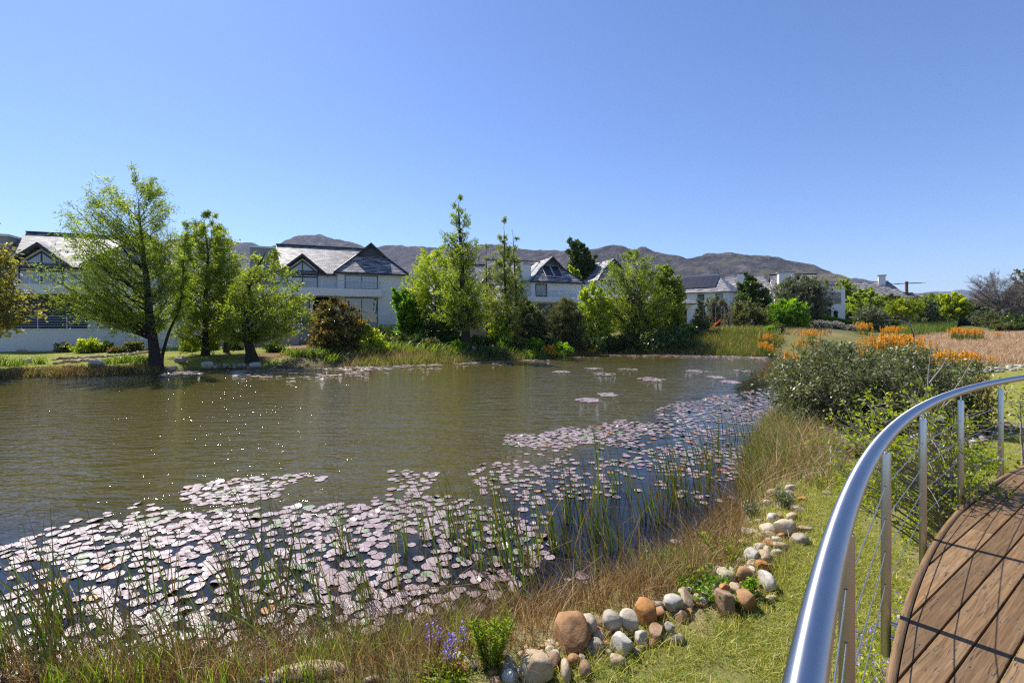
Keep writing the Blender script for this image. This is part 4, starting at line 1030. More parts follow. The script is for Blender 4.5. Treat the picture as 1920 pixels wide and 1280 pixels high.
def plant(name, label, cat, group, base, env, leaf, bark, seed, nb=70, tw=9, lp=10, leafL=.2, leafW=.07, trunk=None, r0=.2, rise=.7, depth=.9, inner=.25,
          drop=-.1, sag=.0, flat=.0, lside=1.0, barebits=.0, minz=.0, twl=.16, thick=1.0, stems=1, gap=.0, lpk=None, loc=None, clumpvar=.25, kdown=0.0, tips=None, bare=False, wind=(0,0)):
    """env: [(height m, left m, right m)] silhouette; branches run from the trunk to targets inside it, twigs and leaves on the branches"""
    rng = np.random.RandomState(seed); root = empty(name, base); tag(root, label, cat, group)
    LPK = lpk or (2.1 if base[1] > 56 else 1.6 if base[1] > 20 else 1.0)
    env = np.array(sorted(env), float); hz = env[:, 0]; hmax = hz[-1]
    zs = np.linspace(hz[0], hmax, 200); wd = np.maximum(.05, np.interp(zs, hz, env[:, 1]+env[:, 2])); cdf = np.cumsum(wd**1.35+1e-4); cdf /= cdf[-1]
    if trunk is None: trunk = [(0, 0, 0), (0, 0, hmax*.9)]
    trunk = np.array(trunk, float)
    tzs = np.linspace(0, trunk[-1, 2], 26)
    tp = np.stack([np.interp(tzs, trunk[:, 2], trunk[:, 0]), np.interp(tzs, trunk[:, 2], trunk[:, 1]), tzs], 1)
    k = np.ones(5)/5
    for a in (0, 1):
        pad = np.concatenate([[tp[0, a]]*2, tp[:, a], [tp[-1, a]]*2]); tp[:, a] = np.convolve(pad, k, 'valid')
    tp[1:-1, :2] += np.cumsum(rng.normal(0, .008*hmax**.5, (24, 2)), 0)*.5
    wood = Acc(); tr = r0*(1-np.linspace(0, 1, 26))**.85+.008
    tr[:3] *= np.array([1.55, 1.25, 1.08]); tp2 = tp.copy(); tp2[0, 2] = -.25
    if stems == 1:
        V, Q = tube(tp2, tr, 9); wood.add(V, Q)
    offs = [np.zeros(3)]
    if stems > 1:
        offs = []
        for s in range(stems):
            a = s/stems*6.283+rng.uniform(-.5, .5); o = np.array([math.cos(a), math.sin(a)*.8, 0])*r0*rng.uniform(.8, 1.8); offs.append(o)
            q = tp2.copy(); q[:, :2] += o[:2]*(1+np.linspace(0, 1, 26)[:, None]*rng.uniform(2, 6)); V, Q = tube(q, tr*.55, 6); wood.add(V, Q)
    LP = []; LD = []; LR = []
    zt = np.interp((np.arange(nb)+rng.uniform(0, 1, nb))/nb, cdf, zs)
    az = np.arange(nb)*2.39996+rng.uniform(-.4, .4, nb)
    for i in range(nb):
        z = zt[i]; l, r = np.interp(z, hz, env[:, 1]), np.interp(z, hz, env[:, 2])
        half = (l+r)/2; mid = (r-l)/2; rho = math.sqrt(rng.uniform(inner, 1.0))
        rho *= 1+rng.normal(0, .06)
        T = np.array([mid+half*rho*math.cos(az[i]), half*depth*rho*math.sin(az[i]), z])
        x0 = np.interp(z, tp[:, 2], tp[:, 0]); y0 = np.interp(z, tp[:, 2], tp[:, 1])
        hd = math.hypot(T[0]-x0, T[1]-y0)
        zst = min(max(z-rise*hd*rng.uniform(.75, 1.25), minz+rng.uniform(0, .06*hmax)), trunk[-1, 2]*.98)
        S0 = np.array([np.interp(zst, tp[:, 2], tp[:, 0]), np.interp(zst, tp[:, 2], tp[:, 1]), zst])+offs[i % len(offs)]*1.5
        M = (S0+T)/2+np.array([0, 0, drop*hd])+rng.normal(0, .05, 3)*hd
        ln = np.linalg.norm(T-S0); n = max(5, min(10, int(ln*3)))
        B = bez(S0, M, T, n); B[1:-1] += rng.normal(0, .015*ln, (n-2, 3))
        rb = np.interp(zst, tp[:, 2], tr)
        br = min(rb*.6, .012*thick+.012*ln*thick)
        V, Q = tube(B, np.linspace(br, .006*thick, n), 5); wood.add(V, Q)
        bare_b = rng.rand() < barebits
        cv = rng.normal(0, clumpvar)
        # twigs
        nt = max(2, int(tw*rng.uniform(.7, 1.3)))
        for j in range(nt):
            t = rng.uniform(.28, 1.0)**.8; p = np.array([np.interp(t, np.linspace(0, 1, n), B[:, a]) for a in range(3)])
            dirb = B[min(n-1, int(t*(n-1))+1)]-B[max(0, int(t*(n-1))-1)]; dirb /= np.linalg.norm(dirb)+1e-9
            dv = dirb*.8+rng.normal(0, .75, 3)+np.array([wind[0], 0, .25-kdown+wind[1]]); dv /= np.linalg.norm(dv)
            tl = twl*half*rng.uniform(.5, 1.4)*(1.25-.5*t)+.12
            E = p+dv*tl; E[2] -= sag*tl
            tn = bez(p, (p+E)/2+np.array([0, 0, .12*tl]), E, 4)
            if rng.rand() < .6 or bare: V, Q = tube(tn, np.linspace(.007*thick, .003*thick, 4), 3); wood.add(V, Q)
            if bare:
                for q in range(6):
                    f = rng.uniform(.2, 1); p1 = tn[int(f*3)]; d2 = dv+rng.normal(0, .6, 3); d2 /= np.linalg.norm(d2)
                    V, Q = tube(np.array([p1, p1+d2*tl*.35+rng.normal(0, .03, 3), p1+d2*tl*.7]), np.linspace(.005, .0022, 3)*thick, 3); wood.add(V, Q)
            if bare_b or bare: continue
            m = max(1, int(lp*LPK*rng.uniform(.6, 1.4)))
            f = rng.uniform(.0, 1.08, m)[:, None]
            Pp = p+(E-p)*f+np.array([0, 0, .12*tl])*(4*f*(1-f)).clip(0)+rng.normal(0, .035*lside+.03*tl, (m, 3))
            Dd = dv*.7+rng.normal(0, .8, (m, 3)); Dd[:, 2] -= sag
            LP.append(Pp); LD.append(Dd); LR.append(np.clip(rng.uniform(0, .85, m)+cv+(.22 if rng.rand() < .1 else 0), 0, 1))
    wood.build('trunk', bark, root, smooth=True)
    if LP:
        P = np.concatenate(LP); D = np.concatenate(LD); Rr = np.concatenate(LR)
        n = len(P); V, Q = leaf_quads(rng, P, D, leafL*rng.uniform(.6, 1.25, n), leafW*rng.uniform(.7, 1.25, n), flat)
        mesh_np('crown', V, Q, leaf, root, rnd=np.repeat(Rr, 4))
    return root

def env_px(u0, vb, Y, rows):
    """rows of (v, u_left, u_right) in photograph pixels to metres about the trunk base"""
    s = Y/F; return [((vb-v)*s, (u0-l)*s, (r-u0)*s) for v, l, r in rows]
def base_px(u, Y, vb=None):
    x = (u-U0)/F*Y; z = tz(x, Y); return (x, Y, z), V0+(EYE-z)/Y*F
def T(name, label, cat, group, u, Y, rows, leaf, bark, seed, trunk_px=None, **kw):
    b, vb = base_px(u, Y); s = Y/F
    env = env_px(u, vb, Y, rows)
    tr = None
    if trunk_px: tr = [((uu-u)*s, 0, (vb-v)*s) for uu, v in trunk_px]; tr[0] = (tr[0][0], 0, 0)
    return plant(name, label, cat, group, b, env, leaf, bark, seed, trunk=tr, **kw)

def make_trees():
    cy = dict(rise=.75, drop=-.06, sag=.25, leafL=.26, leafW=.045, thick=1.1)
    # --- left bank
    T('cypress_tree', 'tall feathery cypress with thick dark trunk on the far left bank', 'tree', None, 293, 30.0,
      [(612,225,318),(590,150,330),(560,98,336),(530,84,338),(500,95,330),(470,98,326),(430,103,322),(400,118,322),(370,145,318),(350,165,312),(335,205,302),(318,238,286),(308,255,276)],
      L_cyp, M_bark, 11, [(293,690),(288,640),(281,590),(275,530),(270,490),(264,430),(259,372)], lpk=1.5, nb=118, tw=23, lp=9, r0=.31, minz=1.7, depth=.75, inner=.25, twl=.25, gap=0, clumpvar=.12, **dict(cy, rise=.95, drop=-.11, leafW=.04, leafL=.25, thick=.8))
    T('cypress_tree', 'low forked limb cypress sapling leaning right of the tall feathery cypress', 'tree', None, 300, 30.6,
      [(590,318,348),(540,335,362),(500,328,360),(460,335,366),(430,345,362),(400,352,358)],
      L_cyp, M_bark, 12, [(300,640),(318,615),(333,590),(343,545),(347,500),(350,450)], nb=26, tw=9, lp=9, r0=.095, minz=1.2, depth=.6, inner=.1, twl=.25, **cy)
    T('leafy_tree', 'golden leaved tree hanging in from the left edge of the frame', 'tree', None, -75, 27.0,
      [(625,-110,15),(605,-180,28),(588,-200,52),(572,-200,42),(552,-200,2),(520,-200,12),(500,-200,12),(475,-190,4),(462,-170,-15),(446,-130,-45)],
      L_gold, M_bark, 13, [(-75,700),(-70,560),(-60,470)], nb=120, tw=10, lp=11, leafL=.24, leafW=.13, r0=.25, rise=.3, depth=.9, inner=.3, twl=.24, drop=.1, clumpvar=.3, lpk=1.15)
    T('cypress_tree', 'bushy fresh green cypress with hanging foliage left of the second waterside cypress', 'tree', None, 385, 36.0,
      [(650,345,400),(625,328,425),(590,318,455),(550,322,462),(510,330,456),(470,338,448),(440,352,432),(415,368,408),(398,378,390)],
      L_cyp2, M_bark, 14, [(385,660),(386,560),(392,470),(382,410)], nb=95, tw=17, lp=9, r0=.22, minz=.3, depth=.8, inner=.45, twl=.36, leafL=.26, leafW=.06, lpk=2.0, rise=.6, drop=-.02, sag=.25)
    T('cypress_tree', 'forked fresh green cypress on the red soil at the water edge', 'tree', None, 474, 33.2,
      [(645,440,480),(625,415,560),(600,425,598),(570,428,596),(540,436,578),(512,446,556),(490,462,540),(474,485,525),(462,498,512)],
      L_cyp2, M_bark, 15, [(474,676),(464,630),(458,590),(466,540),(490,490),(503,470)], nb=48, tw=19, lp=9, r0=.33, minz=1.2, depth=.8, inner=.25, twl=.36, leafL=.26, leafW=.06, lpk=1.9, rise=1.0, drop=-.05, sag=.2)
    T('cypress_tree', 'slender cypress stems standing behind the forked waterside cypress', 'tree', None, 425, 38.0,
      [(610,405,450),(560,400,462),(510,405,458),(470,400,440),(440,395,430),(410,392,415),(395,396,404)],
      L_cyp2, M_bark, 16, [(425,655),(420,560),(408,470),(398,400)], nb=48, tw=9, lp=9, r0=.16, minz=1.0, depth=.8, inner=.2, twl=.25, leafL=.28, leafW=.07, rise=.7, sag=.2)
    sh = dict(rise=.8, drop=.05, r0=.06, stems=4, twl=.3)
    T('bronze_shrub', 'bronze leaved shrub at the water edge before the white house', 'shrub', None, 632, 38.5,
      [(680,590,690),(660,560,695),(630,572,688),(605,580,684),(585,586,672),(570,590,640),(556,598,618)],
      L_bronze, M_bark, 17, nb=85, tw=10, lp=13, leafL=.26, leafW=.13, inner=.3, depth=.9, **sh)
    T('leafy_shrub', 'yellow tipped green shrub right of the bronze one', 'shrub', None, 695, 38.3,
      [(684,672,722),(665,664,740),(640,668,728),(625,675,712),(612,684,700)], L_yel, M_bark, 18, nb=42, tw=9, lp=10, leafL=.24, leafW=.11, inner=.3, **sh)
    T('dark_shrub', 'dark low mound shrub below the terrace of the white house', 'shrub', None, 715, 47, [(640,690,745),(625,692,748),(612,700,740)], L_dark, M_bark, 19, nb=30, tw=8, lp=10, leafL=.25, leafW=.06, inner=.2, **sh)
    T('leafy_shrub', 'tall dark green leafy shrub at the right corner of the white house', 'shrub', None, 762, 46.0,
      [(655,738,800),(625,742,798),(595,742,796),(570,735,790),(555,733,775),(543,737,752)], L_lime, M_bark, 20, nb=60, tw=9, lp=13, leafL=.30, leafW=.17, inner=.3, clumpvar=.12, **sh)
    T('dense_shrub', 'dark shrub mass in shade left of the conical cypress', 'shrub', None, 822, 44.5, [(660,778,862),(635,775,868),(610,780,866),(592,795,858),(580,815,845)], L_dark, M_bark, 21, nb=70, tw=9, lp=12, leafL=.24, leafW=.10, inner=.2, **sh)
    T('willow_tree', 'yellow green feathery tree left of the conical cypress', 'tree', None, 815, 47.0,
      [(640,768,840),(610,752,862),(580,750,872),(550,752,880),(520,757,882),(495,766,876),(478,780,860),(466,797,838),(456,808,820)],
      L_yel, M_palebark, 22, nb=150, tw=11, lp=11, leafL=.28, leafW=.075, r0=.14, rise=.8, drop=-.05, sag=.3, inner=.2, depth=.85, twl=.24, minz=.8)
    T('cypress_tree', 'tall narrow conical cypress on the middle of the far bank', 'tree', None, 874, 42.0,
      [(622,842,905),(600,812,925),(570,805,922),(540,812,915),(510,818,908),(480,825,902),(460,822,898),(440,818,894),(420,826,888),(405,838,884),(390,846,876),(375,852,868),(355,858,863)],
      L_cyp, M_bark, 23, [(874,655),(872,600),(868,540),(866,480),(862,420),(860,376)], lpk=2.3, nb=150, tw=8, lp=8, r0=.42, rise=.9, drop=-.05, sag=.1, leafL=.24, leafW=.06, inner=.08, depth=.9, twl=.26, minz=1.6, barebits=.12, thick=1.25, clumpvar=.15)
    T('cypress_tree', 'thin half bare cypress with a spiky top right of the conical one', 'tree', None, 944, 46.0,
      [(620,915,985),(590,905,985),(560,900,985),(530,905,978),(500,912,970),(470,922,962),(450,930,956),(430,936,950),(405,943,946)],
      L_thin, M_bark, 24, [(948,645),(950,590),(946,520),(944,425)], lpk=2.3, nb=95, tw=9, lp=8, r0=.2, rise=1.0, drop=-.05, sag=.1, leafL=.26, leafW=.055, inner=.1, depth=.9, twl=.28, minz=1.0, barebits=.25, thick=1.2)
    T('cypress_tree', 'second thin half bare cypress close behind the spiky one', 'tree', None, 964, 47.5,
      [(610,945,1005),(580,940,1005),(550,942,1002),(520,945,990),(490,948,982),(460,950,976),(440,954,970),(420,959,962)],
      L_thin, M_bark, 25, [(966,642),(968,560),(962,480),(960,434)], lpk=2.2, nb=70, tw=9, lp=7, r0=.17, rise=1.0, drop=-.05, sag=.1, leafL=.26, leafW=.055, inner=.1, depth=.9, twl=.28, minz=1.2, barebits=.3, thick=1.2)
    T('cypress_tree', 'short thin cypress top between the conical one and the spiky one', 'tree', None, 912, 48.0,
      [(610,895,940),(570,890,935),(530,895,930),(500,900,925),(470,905,920),(450,909,914)], L_thin, M_bark, 26, [(914,640),(912,540),(911,452)], nb=45, tw=8, lp=7, r0=.13, rise=1, leafL=.26, leafW=.055, inner=.1, twl=.28, minz=1, barebits=.2, thick=1.2)
    T('leafy_shrub', 'yellow green shrub around the foot of the thin cypresses', 'shrub', None, 930, 45.0, [(645,905,960),(620,912,962),(600,920,955),(590,928,945)], L_yel, M_bark, 27, nb=40, tw=9, lp=9, leafL=.22, leafW=.12, inner=.2, **sh)
    T('leafy_shrub', 'rounded olive green shrub behind the orange flower spikes', 'shrub', None, 992, 48.0, [(640,958,1028),(610,958,1032),(590,966,1026),(575,978,1012),(566,988,1002)], L_fine, M_bark, 28, nb=62, tw=10, lp=13, leafL=.22, leafW=.10, inner=.2, **sh)
    T('needle_shrub', 'dark brownish fine needled round shrub on the far bank', 'shrub', None, 1060, 48.5, [(652,1035,1095),(625,1026,1100),(600,1030,1098),(580,1036,1088),(566,1046,1076),(558,1054,1066)], L_fine, M_bark, 29, nb=110, tw=14, lp=16, leafL=.32, leafW=.03, inner=.35, **sh)
    T('leafy_shrub', 'bright yellow green leafy shrub between the needled shrub and the big bushy cypress', 'shrub', None, 1110, 52.0, [(640,1085,1150),(610,1080,1160),(580,1078,1150),(555,1086,1140),(538,1098,1125),(528,1105,1115)], L_yel, M_bark, 30, nb=80, tw=10, lp=11, leafL=.27, leafW=.14, inner=.25, **sh)
    T('gum_tree', 'tall dark gum tree standing behind the houses', 'tree', None, 1092, 78.0,
      [(545,1072,1112),(525,1070,1118),(505,1066,1122),(485,1066,1120),(470,1066,1108),(458,1062,1095),(449,1063,1085)],
      L_dark, M_palebark, 31, [(1094,600),(1092,520),(1085,455)], nb=60, tw=10, lp=13, leafL=.42, leafW=.2, r0=.3, rise=.8, inner=.25, depth=.9, twl=.3, minz=4)
    T('gum_tree', 'yellow green lower tree below the dark gum', 'tree', None, 1076, 70.0, [(560,1060,1100),(540,1060,1096),(520,1062,1088),(500,1066,1080)], L_yel, M_palebark, 32, nb=34, tw=9, lp=10, leafL=.36, leafW=.18, r0=.15, inner=.2)
    T('cypress_tree', 'wide bushy light green cypress with many stems', 'tree', None, 1192, 53.5,
      [(640,1150,1235),(615,1135,1258),(585,1122,1270),(555,1118,1266),(530,1122,1254),(505,1130,1238),(488,1140,1226),(475,1160,1212),(462,1172,1198)],
      L_cyp2, M_bark, 33, nb=170, tw=12, lp=9, leafL=.28, leafW=.07, r0=.20, stems=5, rise=1.0, drop=-.04, sag=.1, inner=.25, depth=.9, twl=.22, minz=.6)
    T('leafy_tree', 'pale green leafy tree touching the right side of the wide bushy cypress', 'tree', None, 1252, 57.0,
      [(622,1225,1282),(590,1218,1290),(560,1215,1290),(530,1218,1280),(508,1224,1266),(495,1232,1250)], L_cyp2, M_bark, 34, nb=90, tw=10, lp=12, leafL=.28, leafW=.15, r0=.18, inner=.3, rise=.8, twl=.25, minz=.5)
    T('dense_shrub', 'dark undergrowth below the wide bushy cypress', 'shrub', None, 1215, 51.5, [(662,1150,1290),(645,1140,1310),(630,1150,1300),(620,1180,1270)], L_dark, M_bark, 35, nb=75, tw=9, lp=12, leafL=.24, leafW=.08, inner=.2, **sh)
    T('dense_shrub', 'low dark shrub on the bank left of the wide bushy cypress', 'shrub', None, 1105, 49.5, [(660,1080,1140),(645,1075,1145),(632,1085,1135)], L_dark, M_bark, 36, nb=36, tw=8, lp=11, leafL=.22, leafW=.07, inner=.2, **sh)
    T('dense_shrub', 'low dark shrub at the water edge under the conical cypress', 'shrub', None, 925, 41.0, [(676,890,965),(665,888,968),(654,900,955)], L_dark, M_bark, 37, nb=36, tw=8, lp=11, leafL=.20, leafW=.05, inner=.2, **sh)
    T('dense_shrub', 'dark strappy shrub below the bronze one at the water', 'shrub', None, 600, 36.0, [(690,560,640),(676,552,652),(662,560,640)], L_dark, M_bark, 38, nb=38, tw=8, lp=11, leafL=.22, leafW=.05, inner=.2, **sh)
    # --- right, around the far houses
    T('young_tree', 'small round leaved tree left of the bare saplings', 'tree', None, 1312, 66.0, [(612,1304,1322),(590,1302,1326),(572,1304,1324),(562,1308,1318)], L_grey, M_palebark, 41, nb=26, tw=8, lp=9, leafL=.26, leafW=.15, r0=.07, inner=.2, minz=.8)
    T('grey_tree', 'rounded grey green tree behind the orange slide', 'tree', None, 1345, 78.0, [(600,1322,1365),(580,1318,1370),(565,1322,1364),(556,1332,1354)], L_grey, M_bark, 42, nb=50, tw=9, lp=11, leafL=.3, leafW=.12, r0=.12, inner=.25)
    T('conifer_tree', 'large dark pyramidal tree before the far slate roofs', 'tree', None, 1410, 76.0,
      [(600,1368,1450),(580,1372,1450),(560,1378,1446),(545,1385,1436),(530,1392,1424),(518,1395,1412),(511,1399,1406)], L_dark, M_bark, 43, nb=120, tw=11, lp=13, leafL=.32, leafW=.15, r0=.25, inner=.35, rise=.4, twl=.28, clumpvar=.3)
    T('leafy_shrub', 'olive yellow shrub at the left foot of the dark pyramidal tree', 'shrub', None, 1395, 70.0, [(612,1362,1440),(595,1362,1442),(580,1370,1436),(566,1376,1412)], L_fine, M_bark, 44, nb=60, tw=9, lp=12, leafL=.26, leafW=.14, inner=.3, **sh)
    T('leafy_shrub', 'bright green rounded shrub right of the dark pyramidal tree', 'shrub', None, 1478, 70.0, [(616,1440,1512),(595,1438,1514),(578,1446,1510),(566,1458,1500),(560,1468,1488)], L_lime, M_bark, 45, nb=75, tw=10, lp=13, leafL=.28, leafW=.14, inner=.3, clumpvar=.3, **sh)
    T('grey_tree', 'broad grey green tree before the white balcony house', 'tree', None, 1500, 82.0, [(600,1470,1550),(575,1450,1556),(552,1448,1552),(535,1456,1546),(524,1472,1534),(518,1496,1518)], L_grey, M_bark, 46, nb=170, tw=11, lp=12, leafL=.3, leafW=.14, r0=.2, inner=.3, twl=.26)
    T('poplar_tree', 'green poplar rising behind the white balcony house', 'tree', None, 1584, 118.0, [(585,1566,1602),(560,1562,1606),(540,1566,1602),(528,1572,1594),(521,1576,1590)], L_cyp, M_palebark, 47, nb=70, tw=9, lp=10, leafL=.45, leafW=.22, r0=.2, rise=1.2, inner=.2)
    T('poplar_tree', 'pale slim poplar left of the green poplar', 'tree', None, 1550, 126.0, [(580,1545,1556),(555,1544,1556),(535,1546,1554),(520,1549,1551)], L_thin, M_palebark, 48, nb=34, tw=7, lp=8, leafL=.4, leafW=.2, r0=.14, rise=1.5, inner=.2)
    T('leafy_tree', 'green tree with yellowish top before a grey hipped roof', 'tree', None, 1622, 96.0, [(598,1582,1660),(580,1580,1664),(565,1586,1660),(552,1598,1655),(543,1612,1640),(538,1620,1632)], L_cyp, M_bark, 49, nb=95, tw=10, lp=11, leafL=.36, leafW=.19, r0=.2, inner=.3, clumpvar=.3)
    T('round_shrub', 'rounded dark grey green shrub beside the clipped hedge', 'shrub', None, 1632, 80.0, [(612,1606,1660),(595,1602,1662),(582,1608,1656),(575,1620,1645)], L_grey, M_bark, 50, nb=60, tw=9, lp=12, leafL=.26, leafW=.12, inner=.35, **sh)
    T('umbrella_tree', 'flat topped tree with acid green crown on the right', 'tree', None, 1694, 86.0, [(588,1672,1716),(578,1662,1738),(570,1660,1742),(563,1668,1730),(559,1680,1712)], L_acid, M_palebark, 51, [(1694,608),(1692,590),(1690,572)], nb=60, tw=10, lp=11, leafL=.28, leafW=.12, r0=.14, inner=.2, rise=.6, minz=.8, stems=3)
    T('grey_tree', 'dull grey green tree right behind the flat topped one', 'tree', None, 1728, 90.0, [(602,1705,1755),(585,1702,1758),(568,1708,1752),(556,1716,1742)], L_grey, M_bark, 52, nb=65, tw=9, lp=11, leafL=.32, leafW=.13, r0=.15, inner=.25)
    T('leafy_tree', 'bright yellow green tree left of the bare tree', 'tree', None, 1782, 92.0, [(604,1750,1812),(585,1742,1818),(570,1744,1816),(558,1752,1806),(550,1764,1794)], L_acid, M_bark, 53, nb=100, tw=10, lp=12, leafL=.36, leafW=.19, r0=.2, inner=.3, clumpvar=.35)
    T('bare_tree', 'bare branching tree without leaves near the right edge', 'tree', None, 1874, 92.0, [(575,1838,1912),(555,1820,1925),(535,1815,1925),(520,1835,1915),(510,1850,1900),(505,1865,1885)], L_thin, M_palebark, 54, [(1874,602),(1873,575),(1870,545)], nb=60, tw=12, lp=1, r0=.42, rise=.7, inner=.2, depth=.8, thick=3.2, minz=2.4, bare=True, twl=.26)
    T('bare_tree', 'second bare tree partly cut by the right edge', 'tree', None, 1915, 88.0, [(585,1885,1950),(565,1878,1960),(545,1885,1955),(532,1900,1940)], L_thin, M_palebark, 55, nb=42, tw=11, lp=1, r0=.3, rise=.8, inner=.2, thick=3.0, minz=1.5, bare=True, twl=.26)
    T('pine_tree', 'dark pine cut by the right edge of the frame', 'tree', None, 1938, 96.0, [(600,1905,1985),(570,1900,1990),(545,1896,1990),(525,1898,1980),(508,1908,1965),(500,1920,1950)], L_fine, M_bark, 56, nb=80, tw=11, lp=13, leafL=.4, leafW=.14, r0=.3, inner=.3)
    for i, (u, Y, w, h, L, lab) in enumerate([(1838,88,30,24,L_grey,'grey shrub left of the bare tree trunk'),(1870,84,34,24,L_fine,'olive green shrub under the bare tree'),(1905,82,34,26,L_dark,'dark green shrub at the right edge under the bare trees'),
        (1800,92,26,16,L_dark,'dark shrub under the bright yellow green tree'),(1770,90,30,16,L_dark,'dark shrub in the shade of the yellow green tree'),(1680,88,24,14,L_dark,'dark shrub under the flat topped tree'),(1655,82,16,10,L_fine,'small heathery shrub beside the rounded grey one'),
        (1600,74,20,9,L_lav,'low grey lavender bush before the clipped hedge'),(1560,72,22,11,L_lav,'lavender bush below the low terrace wall'),(1535,71,20,10,L_lav,'lavender bush left end before the low terrace wall'),(1456,52,13,17,L_fine,'small yellow tipped shrub on the far grassy bank'),(1446,51,12,12,L_lime,'small green shrub beside the yellow tipped one')]):
        b, vb = base_px(u, Y)
        T('low_shrub', lab, 'shrub', None, u, Y, [(vb-1, u-w*.8, u+w*.8), (vb-h*.5, u-w, u+w), (vb-h*.85, u-w*.7, u+w*.7), (vb-h, u-w*.35, u+w*.3)], L, M_bark, 60+i, nb=36, tw=8, lp=10, leafL=.0035*Y, leafW=.0016*Y, inner=.25, **sh)
    T('leafy_tree', 'olive green tree between the rounded grey shrub and the flat topped tree', 'tree', None, 1668, 104.0, [(598,1640,1700),(580,1636,1704),(566,1642,1698),(556,1652,1688),(551,1660,1678)], L_fine, M_bark, 111, nb=85, tw=10, lp=11, leafL=.38, leafW=.18, r0=.2, inner=.3)
    T('leafy_tree', 'muted green tree filling the gap right of the flat topped tree', 'tree', None, 1745, 104.0, [(598,1712,1772),(580,1708,1776),(566,1714,1770),(556,1724,1762),(550,1736,1752)], L_cyp, M_bark, 112, nb=85, tw=10, lp=11, leafL=.38, leafW=.18, r0=.2, inner=.3)
    T('leafy_tree', 'pale olive tree just left of the bare branching tree', 'tree', None, 1830, 106.0, [(598,1808,1856),(582,1806,1858),(570,1812,1850),(562,1820,1842)], L_grey, M_bark, 113, nb=60, tw=9, lp=11, leafL=.36, leafW=.17, r0=.18, inner=.3)
    # left bank small plants by the terrace wall
    for i, (u, Y, w, h, L, lab) in enumerate([(120,38.5,16,14,L_grey,'grey green shrub left of the yellow plant by the terrace wall'),(165,38,22,22,L_yel,'yellow green shrub in the stone edged bed by the terrace wall'),(195,39,14,16,L_dark,'dark shrub right of the yellow one by the terrace wall'),
        (252,38.5,18,18,L_fine,'brownish shrub in the bed left of the tall cypress trunk'),(235,38,10,9,L_grey,'small grey shrub among the bed stones'),(217,37.5,10,6,L_bronze,'low rust coloured plant among the bed stones'),
        (355,39.5,16,22,L_yel,'yellow flowering shrub behind the low forked limb'),(395,40.5,14,30,L_dark,'dark upright shrub behind the hanging green cypress'),(440,40,16,14,L_dark,'dark weedy shrub on the red soil'),(515,39,18,14,L_dark,'weedy shrub on the red soil left of the bronze one'),(855,45.5,16,22,L_dark,'dark shrub directly behind the conical cypress trunk')]):
        b, vb = base_px(u, Y)
        T('low_shrub', lab, 'shrub', None, u, Y, [(vb-1, u-w*.8, u+w*.8), (vb-h*.5, u-w, u+w), (vb-h*.85, u-w*.7, u+w*.7), (vb-h, u-w*.35, u+w*.3)], L, M_bark, 80+i, nb=30, tw=7, lp=9, leafL=.2, leafW=.09, inner=.2, **sh)
    # --- big shrub in front of the deck
    T('olive_shrub', 'large dense grey green shrub between the pond and the deck', 'shrub', None, 1615, 12.6,
      [(805,1480,1760),(780,1455,1800),(740,1440,1800),(710,1440,1800),(685,1448,1786),(680,1470,1770),(666,1500,1752),(655,1520,1735),(648,1540,1640)],
      L_olive, M_palebark, 101, nb=330, tw=15, lp=10, leafL=.10, leafW=.042, r0=.05, stems=9, rise=.9, drop=.05, inner=.45, lpk=1.0, depth=.75, twl=.16, lside=.5, clumpvar=.18)
    T('sprawling_shrub', 'sparse thorny shrub with lime leaves on bare grey branches beside the railing', 'shrub', None, 1768, 4.95,
      [(965,1600,1860),(920,1580,1860),(870,1560,1850),(820,1535,1835),(785,1555,1800),(755,1600,1765),(735,1640,1740)],
      L_acid, M_twig, 102, nb=95, tw=8, lp=6, leafL=.046, leafW=.026, r0=.028, stems=4, rise=.55, drop=.08, inner=.25, depth=.55, twl=.26, lside=.2, clumpvar=.12, thick=.6, minz=.05)
    # long bare stems that stand out of it
    b, vb = base_px(1745, 5.9)
    root = empty('dead_branch', b); tag(root, 'long bare pale stem reaching up to the right out of the thorny shrub', 'branch')
    A = Acc()
    for pts in ([(1745,900),(1742,820),(1760,770),(1800,715),(1838,650)],[(1742,830),(1738,760),(1741,700),(1745,660),(1742,640)],[(1760,770),(1790,745),(1815,730),(1850,712)],[(1741,740),(1722,700),(1712,670)],[(1741,720),(1765,690),(1775,672)]):
        P = np.array([px(u, v, 5.9) for u, v in pts])-np.array(b); V, Q = tube(P, np.linspace(.011, .003, len(P)), 5); A.add(V, Q)
    A.build('limb', M_twig, root, smooth=True)
    b, vb = base_px(1708, 12.8)
    o = Acc(); P = np.array([px(u, v, 12.8) for u, v in [(1712,700),(1716,660),(1713,625),(1706,608),(1694,602),(1680,600),(1655,600)]]); V, Q = tube(P, np.linspace(.024, .006, 7), 6); o.add(V, Q)
    oo = o.build('dead_branch', M_twig, smooth=True); tag(oo, 'white arching dead stem sticking out of the top of the large shrub', 'branch')
    T('sapling', 'thin upright sapling with few dark leaves behind the railing', 'shrub', None, 1852, 10.6, [(800,1835,1868),(760,1832,1872),(720,1838,1872),(695,1846,1862)], L_bronze, M_bark, 103, nb=22, tw=5, lp=6, leafL=.075, leafW=.035, r0=.016, inner=.15, rise=.8, twl=.4, thick=.6)
    T('sapling', 'leafy sapling with reddish tips at the right side of the large shrub', 'shrub', None, 1822, 11.6, [(810,1800,1845),(760,1795,1850),(715,1805,1850),(690,1818,1842)], L_olive, M_bark, 104, nb=40, tw=7, lp=8, leafL=.085, leafW=.04, r0=.02, inner=.2, rise=.8, twl=.35, thick=.6)
